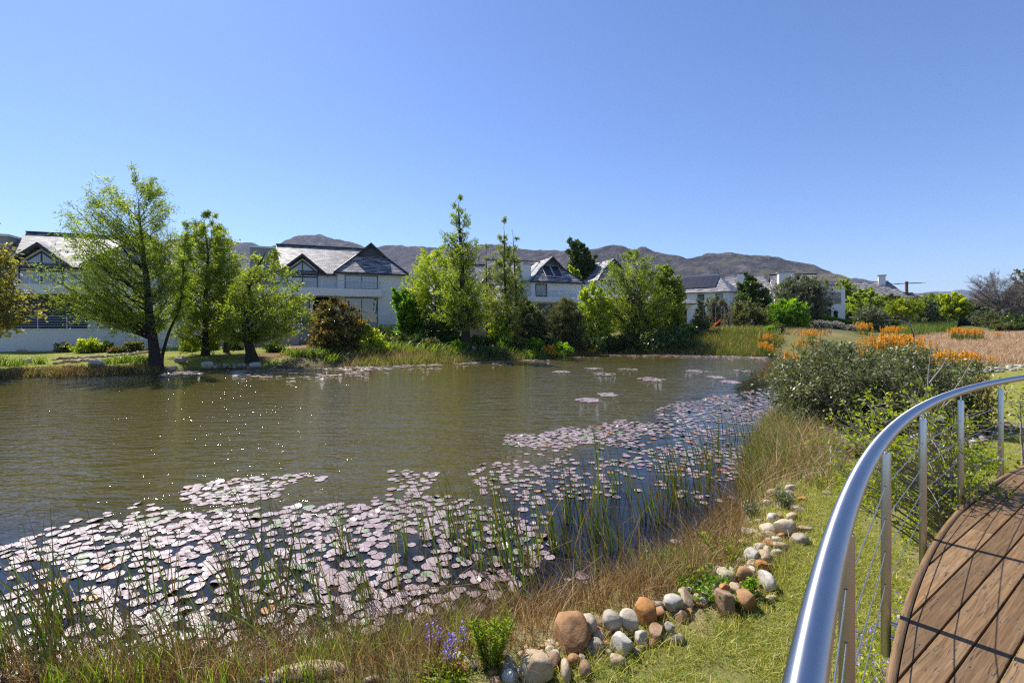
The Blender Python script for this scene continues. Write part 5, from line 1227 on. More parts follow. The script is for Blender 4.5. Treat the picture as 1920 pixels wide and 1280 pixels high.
    T('sapling', 'small yellow leaved sapling cut by the right edge behind the railing', 'shrub', None, 1918, 8.6, [(800,1902,1935),(760,1898,1940),(722,1905,1935)], L_acid, M_twig, 105, nb=16, tw=5, lp=5, leafL=.05, leafW=.028, r0=.012, inner=.1, rise=.8, twl=.4, thick=.5)
    # dark undergrowth along the middle far bank, one shrub each
    rng = random.Random(31)
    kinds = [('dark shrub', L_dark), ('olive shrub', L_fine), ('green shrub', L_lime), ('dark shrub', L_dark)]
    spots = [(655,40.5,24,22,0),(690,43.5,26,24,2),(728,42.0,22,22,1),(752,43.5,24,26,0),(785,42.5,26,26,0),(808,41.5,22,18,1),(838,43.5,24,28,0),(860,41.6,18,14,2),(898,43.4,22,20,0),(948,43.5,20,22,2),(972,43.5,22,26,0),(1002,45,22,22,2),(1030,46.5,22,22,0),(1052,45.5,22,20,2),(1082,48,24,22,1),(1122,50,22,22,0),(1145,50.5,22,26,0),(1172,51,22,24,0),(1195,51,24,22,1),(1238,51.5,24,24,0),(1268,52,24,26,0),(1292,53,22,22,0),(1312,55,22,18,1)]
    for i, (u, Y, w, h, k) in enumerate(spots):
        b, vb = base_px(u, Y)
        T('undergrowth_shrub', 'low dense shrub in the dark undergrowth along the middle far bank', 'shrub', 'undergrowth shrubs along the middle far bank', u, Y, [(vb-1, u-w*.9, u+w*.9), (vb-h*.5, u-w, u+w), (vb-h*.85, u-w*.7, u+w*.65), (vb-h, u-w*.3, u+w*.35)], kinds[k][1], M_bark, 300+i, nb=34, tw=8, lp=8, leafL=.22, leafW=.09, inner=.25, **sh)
    spots = [(1335,80,22,20,1),(1385,78,22,22,0),(1440,80,24,26,0),(1470,84,22,24,0),(1530,88,22,22,1),(1598,92,20,26,0),(1645,90,24,28,0),(1665,92,22,22,1),(1708,94,24,26,0),(1745,96,22,26,0),(1765,94,22,20,0),(1815,98,24,24,1),(1842,100,24,20,0),(1862,98,24,20,1),(1892,94,26,20,0),(1918,92,24,22,0),(1880,78,18,9,1),(1900,79,20,10,0)]
    for i, (u, Y, w, h, k) in enumerate(spots):
        b, vb = base_px(u, Y)
        T('garden_shrub', 'dark leafy shrub in the belt of gardens before the far right houses', 'shrub', 'garden shrubs before the far right houses', u, Y, [(vb-1, u-w*.9, u+w*.9), (vb-h*.5, u-w, u+w), (vb-h*.85, u-w*.7, u+w*.65), (vb-h, u-w*.3, u+w*.35)], kinds[k][1], M_bark, 340+i, nb=34, tw=8, lp=8, leafL=.3, leafW=.13, inner=.25, **sh)
make_trees()
# ---------------------------------------------------------------- houses (local frame: x along the front, y to the back, z up from the ground floor)
ROT = R(21.0)
def win(parent, x0, x1, y, z0, z1, mull=(), pane=None, fr=.07, trans=(), name='window'):
    """framed window in a wall facing -y at y; panes sit back in the frame"""
    m = MB(); a = y-.05; b = y+.06
    m.box(x0, x0+fr, a, b, z0, z1); m.box(x1-fr, x1, a, b, z0, z1); m.box(x0+fr, x1-fr, a, b, z0, z0+fr); m.box(x0+fr, x1-fr, a, b, z1-fr, z1)
    for u in mull: m.box(u-fr*.5, u+fr*.5, a+.004, b-.004, z0+fr, z1-fr)
    for z in trans: m.box(x0+fr, x1-fr, a+.008, b-.008, z-fr*.4, z+fr*.4)
    w = m.build(name, M_frame, parent)
    MB().box(x0+fr*.5, x1-fr*.5, y-.006, y+.03, z0+fr*.5, z1-fr*.5).build('pane', pane or M_glass, w)
    return w
def railing(parent, pts, h, n, post_every=1.6, mat=None, r=.02, name='railing', top=.025, vert=False):
    m = MB(); P = [Vector(p) for p in pts]
    for a, b in zip(P, P[1:]):
        for k in range(n):
            z = h*(k+1)/n; m.tube([a+Vector((0, 0, z)), b+Vector((0, 0, z))], top if k == n-1 else r*.8, 6)
        L = (b-a).length; q = max(1, int(L/post_every))
        for i in range(q+1):
            c = a.lerp(b, i/q); m.tube([c, c+Vector((0, 0, h+.01))], r*1.1, 6)
    return m.build(name, mat or M_rail, parent)
def slab(poly, th):
    """roof slab from a polygon, thickened straight down"""
    return MB().prism(poly, (0, 0, -th))

def villa(label, corner, z0, rot=ROT, full=True, solar=False, chim=True, terrace=None, dz=0, dorm=True, blockleft=True, low=4.0):
    """slate roofed villa; corner = world position of the front right corner of the wing"""
    e1 = (math.cos(rot), math.sin(rot)); L = 13.5
    root = empty('villa', (corner[0]-e1[0]*L, corner[1]-e1[1]*L, z0), rot); tag(root, label, 'house', 'white villas along the far bank')
    # walls: main body, wing, gable wall
    if full:
        MB().box(0, 6.2, 0, 8.4, -low, 5.45).build('wall', M_wall, root)
        tag(MB().prism([(.45, -.02, 5.3), (4.85, -.02, 5.3), (2.65, -.02, 7.15)], (0, .25, 0)).build('gable_wall', M_wall, root))
        MB().prism([(-.02, .1, 5.45), (-.02, 8.3, 5.45), (-.02, 4.2, 8.7)], (.25, 0, 0)).build('end_wall', M_wall, root)
    MB().box(6.2, 13.5, -.8, 8.4, -low, 5.62).build('wing_wall', M_wall, root)
    RM = []
    if full:
        def mz(y): return 5.5+(y+.45)*.772
        rf = slab([(-.3, -.45, 5.5), (9.85, -.45, 5.5), (9.85, 4.2, mz(4.2)), (-.3, 4.2, mz(4.2))], .12).build('roof', M_slate, root)
        slab([(-.3, 4.203, mz(4.2)), (9.86, 4.203, mz(4.2)), (9.86, 8.85, 5.5), (-.3, 8.85, 5.5)], .12).build('rear_roof', M_slate, root)
        m = MB(); m.box(-.32, 9.9, 4.05, 4.35, mz(4.2)-.02, mz(4.2)+.09); m.build('ridge_cap', M_trim, rf)
        MB().box(-.34, 6.0, -.56, -.452, 5.30, 5.46).build('gutter', M_trim, rf)
        # small front gable
        ax, az, hw = 2.65, 7.5, 2.45; ez = az-hw*.86
        gr = slab([(ax, -.75, az), (ax+hw, -.75, ez), (ax+hw, 2.0, ez), (ax, 2.0, az)], .12)
        gr.prism([(ax-.002, -.75, az), (ax-.002, 2.0, az), (ax-hw, 2.0, ez), (ax-hw, -.75, ez)], (0, 0, -.12))
        gb = gr.build('gable_roof', M_slate, root)
        b = MB()
        for s in (1, -1):
            b.prism([(ax, -.80, az+.05), (ax+s*(hw+.08), -.80, ez+.01), (ax+s*(hw+.08), -.80, ez-.29), (ax, -.80, az-.27)], (0, .045, 0))
        b.build('bargeboard', M_trim, gb)
        # tall gable window
        gx0, gx1 = 1.15, 4.1; w = MB(); y = -.03
        pl = [(gx0, y, 3.05), (gx1, y, 3.05), (gx1, y, 5.55), (ax, y, 6.75), (gx0, y, 5.55)]
        win_o = MB()
        win_o.box(gx0-.07, gx0+.03, -.11, .0, 3.05, 5.6); win_o.box(gx1-.03, gx1+.07, -.11, .0, 3.05, 5.6); win_o.box(ax-.045, ax+.045, -.105, .0, 3.05, 6.7)
        win_o.box(gx0+.03, ax-.045, -.1, .0, 5.02, 5.16); win_o.box(ax+.045, gx1-.03, -.1, .0, 5.02, 5.16)
        for s, gx in ((1, gx1), (-1, gx0)):
            win_o.prism([(ax, -.115, 6.86), (gx+s*.06, -.115, 5.62), (gx+s*.06, -.115, 5.45), (ax, -.115, 6.70)], (0, .1, 0))
        wo = win_o.build('window', M_frame, root)
        MB().prism(pl, (0, -.03, 0)).build('pane', M_curtain, wo)
        # balcony slab with rail, ground floor openings
        bx0, bx1 = (-1.6, 10.8)
        bal = MB().box(bx0, bx1, -1.75, -.802, 3.0, 3.82).box(bx0, 6.19, -.80, -.02, 3.0, 3.1).build('balcony', M_wall, root, fixn=True)
        railing(bal, [(bx0+.1, -1.68, 3.82), (bx1-.1, -1.68, 3.82), (bx1-.1, -.85, 3.82)], .85, 4, 1.9, r=.015)
        dw = MB().box(3.7, 6.15, -.03, .0, .05, 2.95).build('recess', M_dark, root)
        win(root, .5, 3.4, -.01, .05, 2.8, (1.9,), M_glass)
    # wing: roof with gablet
    E1, E2 = (5.85, -1.25, 5.68), (13.85, -1.25, 5.68); A = 9.85; az = 9.25
    gz = 7.85; gy = .95; hw = 4.0*(az-gz)/(az-5.68)
    G1, G2 = (A-hw, gy, gz), (A+hw, gy, gz); yb = 4.2
    wr = slab([E1, E2, G2, G1], .12).build('wing_roof', M_slate, root)
    s = MB(); s.prism([(E2[0]-.003, E2[1]+.003, E2[2]), (E2[0], 8.4, 5.68), (A, 8.4, az), (A, gy-.35, az), (G2[0]+.0, gy-.35, gz+.0), (G2[0], gy, gz)], (0, 0, -.12)) if False else None
    s.prism([E2, (13.85, 8.9, 5.68), (A+.001, 8.9, az), (A+.001, gy, az), G2], (0, 0, -.12))
    s.prism([E1, G1, (A-.001, gy, az), (A-.001, 6.2, az), (5.85, 6.2, 5.68)], (0, 0, -.12))
    s.build('wing_side_roof', M_slate, root)
    # gablet with boards and barge
    g = MB().prism([(A-hw+.15, gy+.05, gz-.1), (A+hw-.15, gy+.05, gz-.1), (A, gy+.05, az-.12)], (0, .1, 0)).build('gablet', M_boards, root)
    b = MB()
    for sg in (1, -1):
        b.prism([(A, gy-.42, az+.12), (A+sg*(hw+.35), gy-.42, gz-.24), (A+sg*(hw+.35), gy-.42, gz-.46), (A, gy-.42, az-.14)], (0, .06, 0))
        b.prism([(A, gy-.36, az+.10), (A+sg*(hw+.33), gy-.36, gz-.22), (A+sg*(hw+.33), gy+.3, gz-.22), (A, gy+.3, az+.10)], (0, 0, -.07))
    b.build('bargeboard', M_trim, g)
    for a_, b_ in ((E1, G1), (E2, G2)): MB().tube([a_, (b_[0], b_[1], b_[2]+.03)], .10, 6).build('hip_cap', M_trim, wr)
    f = MB(); f.box(5.84, 13.86, -1.36, -1.252, 5.46, 5.64); f.box(5.74, 5.838, -1.3, 0.0, 5.46, 5.64); f.box(13.862, 13.96, -1.3, 8.0, 5.46, 5.64); f.build('gutter', M_trim, wr)
    MB().box(5.9, 13.8, -1.245, -.805, 5.44, 5.53).box(13.505, 13.8, -.8, 8, 5.44, 5.53).box(5.9, 6.19, -.8, -.05, 5.44, 5.53).build('soffit', M_whitetrim, wr)
    if full:
        win(root, 6.95, 10.45, -.82, 3.85, 5.40, (8.72,), M_curtain)
        gw = win(root, 6.95, 10.45, -.82, .05, 2.9, (8.72,), M_glass)
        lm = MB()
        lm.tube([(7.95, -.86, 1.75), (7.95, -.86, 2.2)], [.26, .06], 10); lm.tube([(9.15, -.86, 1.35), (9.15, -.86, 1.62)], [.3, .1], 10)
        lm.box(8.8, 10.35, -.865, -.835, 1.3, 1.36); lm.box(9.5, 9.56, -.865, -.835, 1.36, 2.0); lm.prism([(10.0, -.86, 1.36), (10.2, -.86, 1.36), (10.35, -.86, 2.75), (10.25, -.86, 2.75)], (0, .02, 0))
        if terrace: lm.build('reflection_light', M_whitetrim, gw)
    else:
        win(root, 6.6, 8.3, -.82, 3.65, 5.35, (), M_curtain, fr=.12)
        MB().box(6.0, 13.3, -1.9, -.805, 2.9, 3.55).build('balcony', M_wall, root)
        win(root, 6.9, 11.2, -.82, .05, 2.7, (9.0,), M_glass)
    if solar:
        for i in range(2):
            m = MB(); x = 9.15+i*1.35-.9; 
            def sp(u, v): return (x+u+ (.0), -1.25+v, 5.68+v*.986+.16)
            q = [sp(0, .55), sp(1.2, .55), sp(1.2, 2.25), sp(0, 2.25)]
            m.prism(q, (0, 0, .05)); o = m.build('solar_panel', M_solar, wr)
            fm = MB()
            for (a_, b_) in ((0, 1), (1, 2), (2, 3), (3, 0)): fm.tube([Vector(q[a_])+Vector((0, 0, .03)), Vector(q[b_])+Vector((0, 0, .03))], .04, 4)
            fm.build('frame', M_whitetrim, o)
    if chim:
        m = MB().box(-2.6, -.36, 1.4, 4.6, -low, 8.2).build('tower', M_greywall, root)
        MB().box(-2.8, -.2, 1.2, 4.8, 8.2, 8.38).build('coping', M_whitetrim, m)
    return root

def make_houses():
    # left villa: same type seen behind the tall cypress
    def loc_from(u, Y): return ((u-U0)/F*Y, Y)
    v1 = villa('white villa with slate roof and charcoal ground floor behind the tall feathery cypress', (-31.6, 46.5), 2.65, low=3.2)
    MB().box(-3.0, 6.15, -.16, -.13, 0, 2.95).build('recess', M_darkwall, v1)
    p = empty('light_pole', (-31.6-.934*15.0-.358*2.6, 46.5-.358*15.0+.934*2.6, 2.65+8.36)); tag(p, 'thin pole with a small floodlight on the flat roof tower of the left villa', 'light')
    MB().tube([(0, 0, 0), (0, 0, 1.45)], .035, 6).build('pole', M_cable, p)
    MB().box(-.32, .04, -.1, .1, 1.1, 1.2).prism([(-.36, -.12, 1.0), (-.12, -.12, 1.0), (-.12, -.12, 1.36), (-.36, -.12, 1.26)], (0, .24, 0)).build('floodlight', M_greywall, p)
    # terrace wall with its horizontal rails, in front of the left villa
    x0, y0 = loc_from(-110, 37.9); e = (math.cos(ROT), math.sin(ROT)); Lw = 15.6
    tw = empty('terrace_wall', (x0, y0, 0), ROT); tag(tw, 'long plain pale terrace wall with horizontal metal rails in front of the left villa', 'wall')
    MB().box(0, Lw, 0, .25, .2, 2.56).build('wall', M_wall, tw); MB().box(-.05, Lw+.05, -.06, .31, 2.56, 2.64).build('coping', M_whitetrim, tw)
    MB().box(Lw-.25, Lw, .25, 4.5, .2, 2.56).build('return_wall', M_wall, tw)
    railing(tw, [(.1, .12, 2.64), (Lw-.12, .12, 2.64), (Lw-.12, 4.4, 2.64)], 1.06, 5, 1.75, r=.024, top=.03)
    MB().box(.3, Lw-.3, .3, 8, 2.40, 2.52).build('paving', M_greywall, tw)
    bn = empty('terrace_bench', (x0+e[0]*12.3-e[1]*1.3, y0+e[1]*12.3+e[0]*1.3, 2.52), ROT); tag(bn, 'low dark bench on the terrace of the left villa behind the rails', 'bench')
    MB().box(-1.9, 1.9, -.25, .25, .40, .46).build('seat', M_frame, bn)
    for sx in (-1.7, 1.7): MB().box(sx-.04, sx+.04, -.22, .22, 0, .40).build('leg', M_frame, bn)
    # middle villa
    v2 = villa('white villa with slate gables and a long balcony behind the bronze shrub', (-12.6, 56.0), 3.06, terrace=True)
    railing(v2, [(10.6, -2.4, -.05), (14.6, -2.4, -.05)], 1.0, 5, 1.1, r=.014, name='terrace_railing')
    MB().box(-2, 14.8, -2.6, -.85, -3.5, -.06).build('terrace', M_greywall, v2)
    v3 = villa('white villa with two solar panels on its hipped slate roof', (9.25, 67.0), 3.05, solar=True, full=False, chim=False)
    r3 = MB()
    slb = slab([(1.0, -.2, 5.55), (6.5, -.2, 5.55), (6.5, 4.2, 9.0), (1.0, 4.2, 9.0)], .12).build('roof', M_slate, v3)
    MB().box(.95, 9.8, 4.1, 4.4, 8.95, 9.06).build('ridge_cap', M_trim, slb)
    MB().box(3.2, 6.19, .6, 8, -3, 5.4).build('wall', M_wall, v3)
    MB().box(4.3, 6.4, .15, 2.1, 5.5, 7.9).build('dormer', M_whitetrim, v3); 
    MB().box(1.2, 6.18, -1.4, .6, 2.9, 3.6).build('balcony_parapet', M_wall, v3)
    railing(v3, [(6.2, -1.8, 3.55), (13.1, -1.8, 3.55)], .85, 5, 1.1, r=.012)
    v2b = villa('white villa mostly hidden behind the conical and thin cypresses', (2.2, 72.0), 3.05, full=True, chim=False)
    v4 = villa('white villa whose dark gable shows left of the wide bushy cypress', (19.5, 75.2), 3.9, full=False, chim=False)
    MB().tube([(12.2, 3.2, 8.2), (12.2, 3.2, 10.4)], .16, 8).build('flue', M_greywall, v4)
    # low garden walls
    def gwall(label, u0, u1, Y0, Y1, zt, zb, cap=True):
        x0, y0 = loc_from(u0, Y0); x1, y1 = loc_from(u1, Y1); L = math.hypot(x1-x0, y1-y0)
        o = empty('garden_wall', (x0, y0, 0), math.atan2(y1-y0, x1-x0)); tag(o, label, 'wall')
        MB().box(0, L, 0, .25, zb, zt).build('wall', M_gardenwall, o)
        if cap: MB().box(-.04, L+.04, -.05, .3, zt, zt+.09).build('coping', M_whitetrim, o)
    gwall('low grey garden wall behind the forked waterside cypress', 402, 560, 43.5, 46, 2.15, .5, False)
    gwall('low garden wall with pale coping right of the conical cypress', 878, 948, 52, 54, 3.12, 1.2)
    gwall('low terrace wall in front of the white balcony house', 1520, 1578, 77, 78, 3.45, 2.0)
    # pavilion right of the bushy cypress
    pv = empty('pavilion', (15.2, 62.5, 2.7), R(-6)); tag(pv, 'low single storey pavilion with hipped slate roof at the right of the wide bushy cypress', 'house')
    MB().box(5.9, 7.9, 0, 6, -.6, 3.0).build('wall', M_wall, pv); MB().box(0, .4, 0, 6, -.6, 3.0).build('side_wall', M_wall, pv)
    MB().box(.41, 5.89, 2.2, 2.5, -.3, 2.9).build('recess', M_dark, pv)
    MB().box(6.2, 7.3, -.03, .0, .1, 2.3).build('opening', M_dark, pv)
    rf = MB(); e_ = [(-.6, -.8, 3.0), (8.6, -.8, 3.0), (8.6, 7, 3.0), (-.6, 7, 3.0)]; r0_, r1_ = (3.2, 3.1, 5.0), (5.0, 3.1, 5.0)
    rf.prism([e_[0], e_[1], r1_, r0_], (0, 0, -.12)); rf.prism([e_[1], e_[2], r1_], (0, 0, -.12)); rf.prism([e_[2], e_[3], r0_, r1_], (0, 0, -.12)); rf.prism([e_[3], e_[0], r0_], (0, 0, -.12))
    rf.build('roof', M_slate, pv)
    MB().box(-1, 8.4, -1.2, 7, -1.2, -.12).build('terrace', M_gardenwall, pv)
    fr = empty('patio_heater_cabinet', (18.9, 60.9, 2.60)); tag(fr, 'small white cabinet with a blue panel on the pavilion terrace', 'cabinet')
    MB().box(-.42, .42, -.3, .3, 0, 1.15).build('body', M_whitetrim, fr); MB().box(-.3, .3, -.32, -.302, .2, .7).build('panel', plain('blue_panel', (.03, .09, .16), .3), fr)
    # generic far houses: ridge along local x
    def farhouse(label, u, Y, rot, Ln, D, zb, ev, rg, hipR=True, hipL=False, x0=None, wins=True, name='slate_house'):
        X, Yw = loc_from(u, Y)
        o = empty(name, (X, Yw, zb), R(rot)); tag(o, label, 'house')
        MB().box(-Ln, 0, 0, D, -3, ev).build('wall', M_wall, o)
        hl = D*.45; a = -Ln+(hl if hipL else -.3); b = (-hl*.8 if hipR else .3); m = D/2
        rf = MB(); e0, e1_, e2_, e3 = (-Ln-.4, -.45, ev-.15), (.4, -.45, ev-.15), (.4, D+.45, ev-.15), (-Ln-.4, D+.45, ev-.15); p, q = (a, m, rg), (b, m, rg)
        rf.prism([e0, e1_, q, p], (0, 0, -.14)); rf.prism([e2_, e3, p, q], (0, 0, -.14))
        if hipR: rf.prism([e1_, e2_, q], (0, 0, -.14))
        else: MB().prism([(-.02, .05, ev), (-.02, D-.05, ev), (-.02, m, rg-.25)], (-.2, 0, 0)).build('gable_wall', M_boards, o)
        if hipL: rf.prism([e3, e0, p], (0, 0, -.14))
        else: MB().prism([(-Ln+.02, .05, ev), (-Ln+.02, D-.05, ev), (-Ln+.02, m, rg-.25)], (.2, 0, 0)).build('gable_wall', M_wall, o)
        r_ = rf.build('roof', M_slate, o)
        MB().box(a-.1, b+.1, m-.12, m+.12, rg-.05, rg+.10).build('ridge_cap', M_whitetrim if hipR else M_trim, r_)
        if wins:
            for k in range(int(Ln/3.2)):
                x = -1.2-k*3.2; win(o, x-1.2, x, -.01, ev-2.0, ev-.5, (), M_glass)
                win(o, x-1.4, x+.1, -.01, .2, 2.4, (), M_glass)
        return o, r_
    h5, r5 = farhouse('slate roofed house with a large black solar array', 1368, 86, -38, 15.5, 8.5, 3.2, 5.9, 9.2)
    # solar array on the front slope
    m = MB(); sl = (9.2-5.75)/4.7
    def sp(x, y): return (x, y, 5.75+(y+.45)*sl+.12)
    q = [sp(-12.0, .55), sp(-2.6, .55), sp(-2.6, 3.9), sp(-12.0, 3.9)]
    so_ = m.prism(q, (0, 0, .06)).build('solar_array', M_solar, r5)
    h6, r6 = farhouse('slate roofed house with white chimney behind the dark pyramidal tree', 1458, 97, -32, 10, 8.5, 3.4, 6.0, 10.0)
    c = MB().box(-7.6, -5.9, 1.0, 2.3, 5, 10.2).build('chimney', M_whitetrim, h6); MB().box(-7.3, -6.2, 1.2, 2.1, 10.2, 10.5).build('chimney_cap', M_terra, c)
    h7, r7 = farhouse('white balcony house with slate gable and square chimney block', 1540, 93, -18, 8.0, 8, 3.6, 6.0, 9.6, hipR=False)
    c = MB().box(-7.4, -4.8, -.6, 1.4, 5, 9.6).build('chimney', M_whitetrim, h7); MB().box(-7.6, -4.6, -.8, 1.6, 9.6, 9.75).build('coping', M_greywall, c)
    MB().box(.05, 3.6, -1.2, 4, -2, 6.1).build('balcony_block', M_wall, h7)
    lg = MB().box(.5, 2.9, -1.24, -1.19, 3.3, 5.5).build('loggia', M_greywall, h7); railing(lg, [(.5, -1.3, 3.3), (2.9, -1.3, 3.3)], .95, 6, .8, r=.015, mat=M_cable)
    ar = MB().box(.5, 1.3, -1.25, -1.195, .2, 2.3).build('door', M_dark, h7)
    MB().box(1.7, 2.4, -1.25, -1.195, .2, 1.7).prism([(1.7+.35+.35*math.cos(k*math.pi/8), -1.25, 1.7+.35*math.sin(k*math.pi/8)) for k in range(9)], (0, .055, 0)).build('arched_window', M_dark, h7)
    farhouse('small slate gable peeking over the green yellowish tree', 1617, 128, -15, 7, 7, 4.0, 6.3, 9.8, hipR=False)
    h9, r9 = farhouse('hipped slate house with white chimney on the right', 1702, 122, -28, 11, 9, 4.3, 5.6, 10.2)
    c = MB().box(-5.4, -3.9, 3.4, 4.6, 8, 11.6).build('chimney', M_whitetrim, h9); MB().box(-5.6, -3.7, 3.2, 4.8, 11.6, 11.8).build('coping', M_greywall, c)
    h10, r10 = farhouse('long low slate roofed house carrying a brown flue and thin aerial', 1800, 132, -10, 16, 8, 3.7, 5.6, 8.1)
    MB().box(-11.1, -10.5, 3.7, 4.2, 7.6, 11.6).build('flue', M_terra, h10)
    ae = MB()
    for z, a in ((11.0, 4.6), (10.9, 3.6)): ae.tube([(-10.8-a, 3.4, z), (-10.8+a, 3.6, z+.1)], .05, 5)
    ae.tube([(-14, 3.5, 10.7), (-10.8, 3.5, 11.2), (-7, 3.5, 11.1)], .04, 5); ae.build('aerial', M_frame, h10)
    MB().box(-14.5, -9.5, 3.3, 4.7, 8.12, 8.4).build('roof_box', M_trim, r10)
    farhouse('plain white house half hidden by the bright yellow green tree', 1846, 112, -5, 5.0, 6, 3.4, 5.2, 5.7, wins=False, name='white_house')
    farhouse('pale low outbuilding left of the bare tree', 1868, 125, -5, 6.5, 6, 3.6, 4.4, 5.6, wins=False, name='outbuilding')
    # playground: timber frame and orange slide
    pg = empty('play_frame', (28.0, 64.5, tz(28.0, 64.5))); tag(pg, 'timber play frame with tall posts on the far lawn beside the orange slide', 'play frame')
    for sx in (-.9, .9):
        for sy in (-.6, .6): MB().tube([(sx, sy, -.2), (sx*.96, sy, 2.9)], .06, 6).build('post', M_timber, pg)
    MB().box(-.95, .95, -.65, .65, 1.2, 1.28).build('platform', M_timber, pg); MB().tube([(-1, 0, 2.85), (1, 0, 2.85)], .05, 6).build('crossbar', M_timber, pg)
    sd = empty('slide', (27.0, 63.6, tz(27.0, 63.6))); tag(sd, 'bright orange plastic playground slide on the far lawn', 'slide')
    sd.scale = (.62, .62, .7); b = MB(); b.prism([(-.55, -.28, .15), (1.1, -.28, 1.5), (1.1, .28, 1.5), (-.55, .28, .15)], (0, 0, -.05)); b.build('chute', M_slide, sd)
    for s in (-.3, .3): MB().prism([(-.6, s, .14), (1.1, s, 1.48), (1.1, s, 1.72), (-.6, s, .36)], (0, .04*(1 if s < 0 else -1)*-1, 0)).build('side_rail', M_slide, sd)
    for i, u in enumerate((1318, 1330, 1352, 1357, 1369, 1372)):
        b_, vb = base_px(u, 63.0); o = empty('young_tree', b_); tag(o, 'slim pale bare sapling staked on the far lawn', 'tree', 'bare saplings on the far lawn')
        rng = np.random.RandomState(i); A = Acc(); h = rng.uniform(2.6, 3.6)
        V, Q = tube(np.array([(0, 0, -.1), (.05, 0, h*.5), (.0, .05, h)]), [.05, .035, .012], 6); A.add(V, Q)
        for k in range(14):
            z = h*rng.uniform(.4, .97); a = rng.uniform(0, 6.28); l = rng.uniform(.25, .7)
            V, Q = tube(np.array([(0.03, 0, z), (l*.5*math.cos(a), l*.5*math.sin(a), z+l*.5), (l*.8*math.cos(a), l*.8*math.sin(a), z+l)]), [.014, .01, .006], 4); A.add(V, Q)
        A.build('trunk', M_palebark, o)
    # picnic table on the middle of the far bank
    b_, vb = base_px(922, 44.0); pt = empty('picnic_table', (b_[0], b_[1], b_[2]+.05), R(15)); tag(pt, 'dark wooden picnic table on the red soil right of the conical cypress', 'table')
    MB().box(-1.0, 1.0, -.38, .38, .72, .77).build('tabletop', M_log, pt)
    for sy in (-.75, .75): MB().box(-1.0, 1.0, sy-.14, sy+.14, .43, .47).build('seat', M_log, pt)
    for sx in (-.7, .7):
        MB().prism([(sx-.04, -.8, 0), (sx-.04, -.68, 0), (sx-.04, -.12, .72), (sx-.04, -.24, .72)], (.08, 0, 0)).build('leg', M_log, pt)
        MB().prism([(sx-.04, .8, 0), (sx-.04, .68, 0), (sx-.04, .12, .72), (sx-.04, .24, .72)], (.08, 0, 0)).build('leg', M_log, pt)
        MB().box(sx+.042, sx+.09, -.8, .8, .37, .43).build('crossbar', M_log, pt)
    # clipped hedge
    rng = np.random.RandomState(8); A = Acc(); hx0, hy0 = loc_from(1538, 79); hx1, hy1 = loc_from(1612, 76)
    n = 5200; s = rng.rand(n); ww = rng.uniform(-.9, .9, n); hh = rng.rand(n)**.6; topz = 2.3-.9*s
    face = rng.rand(n); ww = np.where(face < .6, np.where(face < .5, -.9, .9)+rng.normal(0, .08, n), ww); hh = np.where(face >= .6, 1+rng.normal(0, .03, n), hh)
    d = np.array([hx1-hx0, hy1-hy0]); nn = np.array([-d[1], d[0]])/np.hypot(*d)
    Px = hx0+d[0]*s+nn[0]*ww; Py = hy0+d[1]*s+nn[1]*ww; Pz = terr(Px, Py)+hh*topz
    V, Q = leaf_quads(rng, np.stack([Px, Py, Pz], 1), rng.normal(0, 1, (n, 3))+np.array([0, 0, .6]), rng.uniform(.15, .3, n), rng.uniform(.09, .15, n))
    A.add(V, Q, np.repeat(rng.rand(n)*.9, 4)); root = empty('clipped_hedge', (0, 0, 0)); tag(root, 'clipped bright green hedge sloping down before the white balcony house', 'hedge')
    A.build('foliage', L_lime, root)
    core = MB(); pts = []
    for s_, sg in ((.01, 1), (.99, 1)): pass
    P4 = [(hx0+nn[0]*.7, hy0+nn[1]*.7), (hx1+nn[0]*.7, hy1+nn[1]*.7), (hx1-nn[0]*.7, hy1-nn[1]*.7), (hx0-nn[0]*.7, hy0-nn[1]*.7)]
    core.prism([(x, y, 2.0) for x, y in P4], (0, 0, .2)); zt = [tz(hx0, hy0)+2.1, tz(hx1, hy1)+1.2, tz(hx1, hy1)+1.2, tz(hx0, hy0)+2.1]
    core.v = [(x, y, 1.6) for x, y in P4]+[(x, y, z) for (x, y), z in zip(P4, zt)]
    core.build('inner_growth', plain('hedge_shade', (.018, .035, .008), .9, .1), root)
make_houses()
# ---------------------------------------------------------------- flowers, weeds, small things, person
def flower_clump(seed, nsp, h, w, leafmat=None, fmat=None, leafy=26, fl=.075):
    rng = np.random.RandomState(seed); root = empty('flowering_plant')
    P = np.stack([rng.normal(0, w*.35, leafy), rng.normal(0, w*.35, leafy), np.zeros(leafy)-.03], 1)
    V, Q, k = blades(rng, P, h*rng.uniform(.35, .7, leafy), rng.uniform(.2, .8, leafy), .05*np.ones(leafy), segs=3); A = Acc(); A.add(V, Q, np.repeat(rng.rand(leafy)*.8, k)); A.build('leaves', leafmat or L_strap, root)
    C = Acc()
    for i in range(nsp):
        B = Acc()
        x, y = rng.normal(0, w*.45, 2); hh = h*rng.uniform(.75, 1.1); lx, ly = rng.normal(0, .05, 2)*h
        V, Q = tube(np.array([(x, y, 0), (x+lx*.5, y+ly*.5, hh*.5), (x+lx, y+ly, hh)]), [.014, .011, .006], 4); C.add(V, Q)
        n = 46; f = rng.rand(n)**.8; z = hh*(.62+.40*f); a = rng.uniform(0, 6.28, n); rr = .055*(1.1-f)*rng.uniform(.3, 1, n)
        Pp = np.stack([x+lx*z/hh+rr*np.cos(a), y+ly*z/hh+rr*np.sin(a), z], 1); D = np.stack([np.cos(a), np.sin(a), rng.normal(-.2, .5, n)], 1)
        V, Q = leaf_quads(rng, Pp, D, fl*rng.uniform(.7, 1.3, n), fl*.55); B.add(V, Q, np.repeat(rng.rand(n), 4)); B.build('flower_spike', fmat or L_flower, root)
    C.build('stems', L_strap, root)
    return root
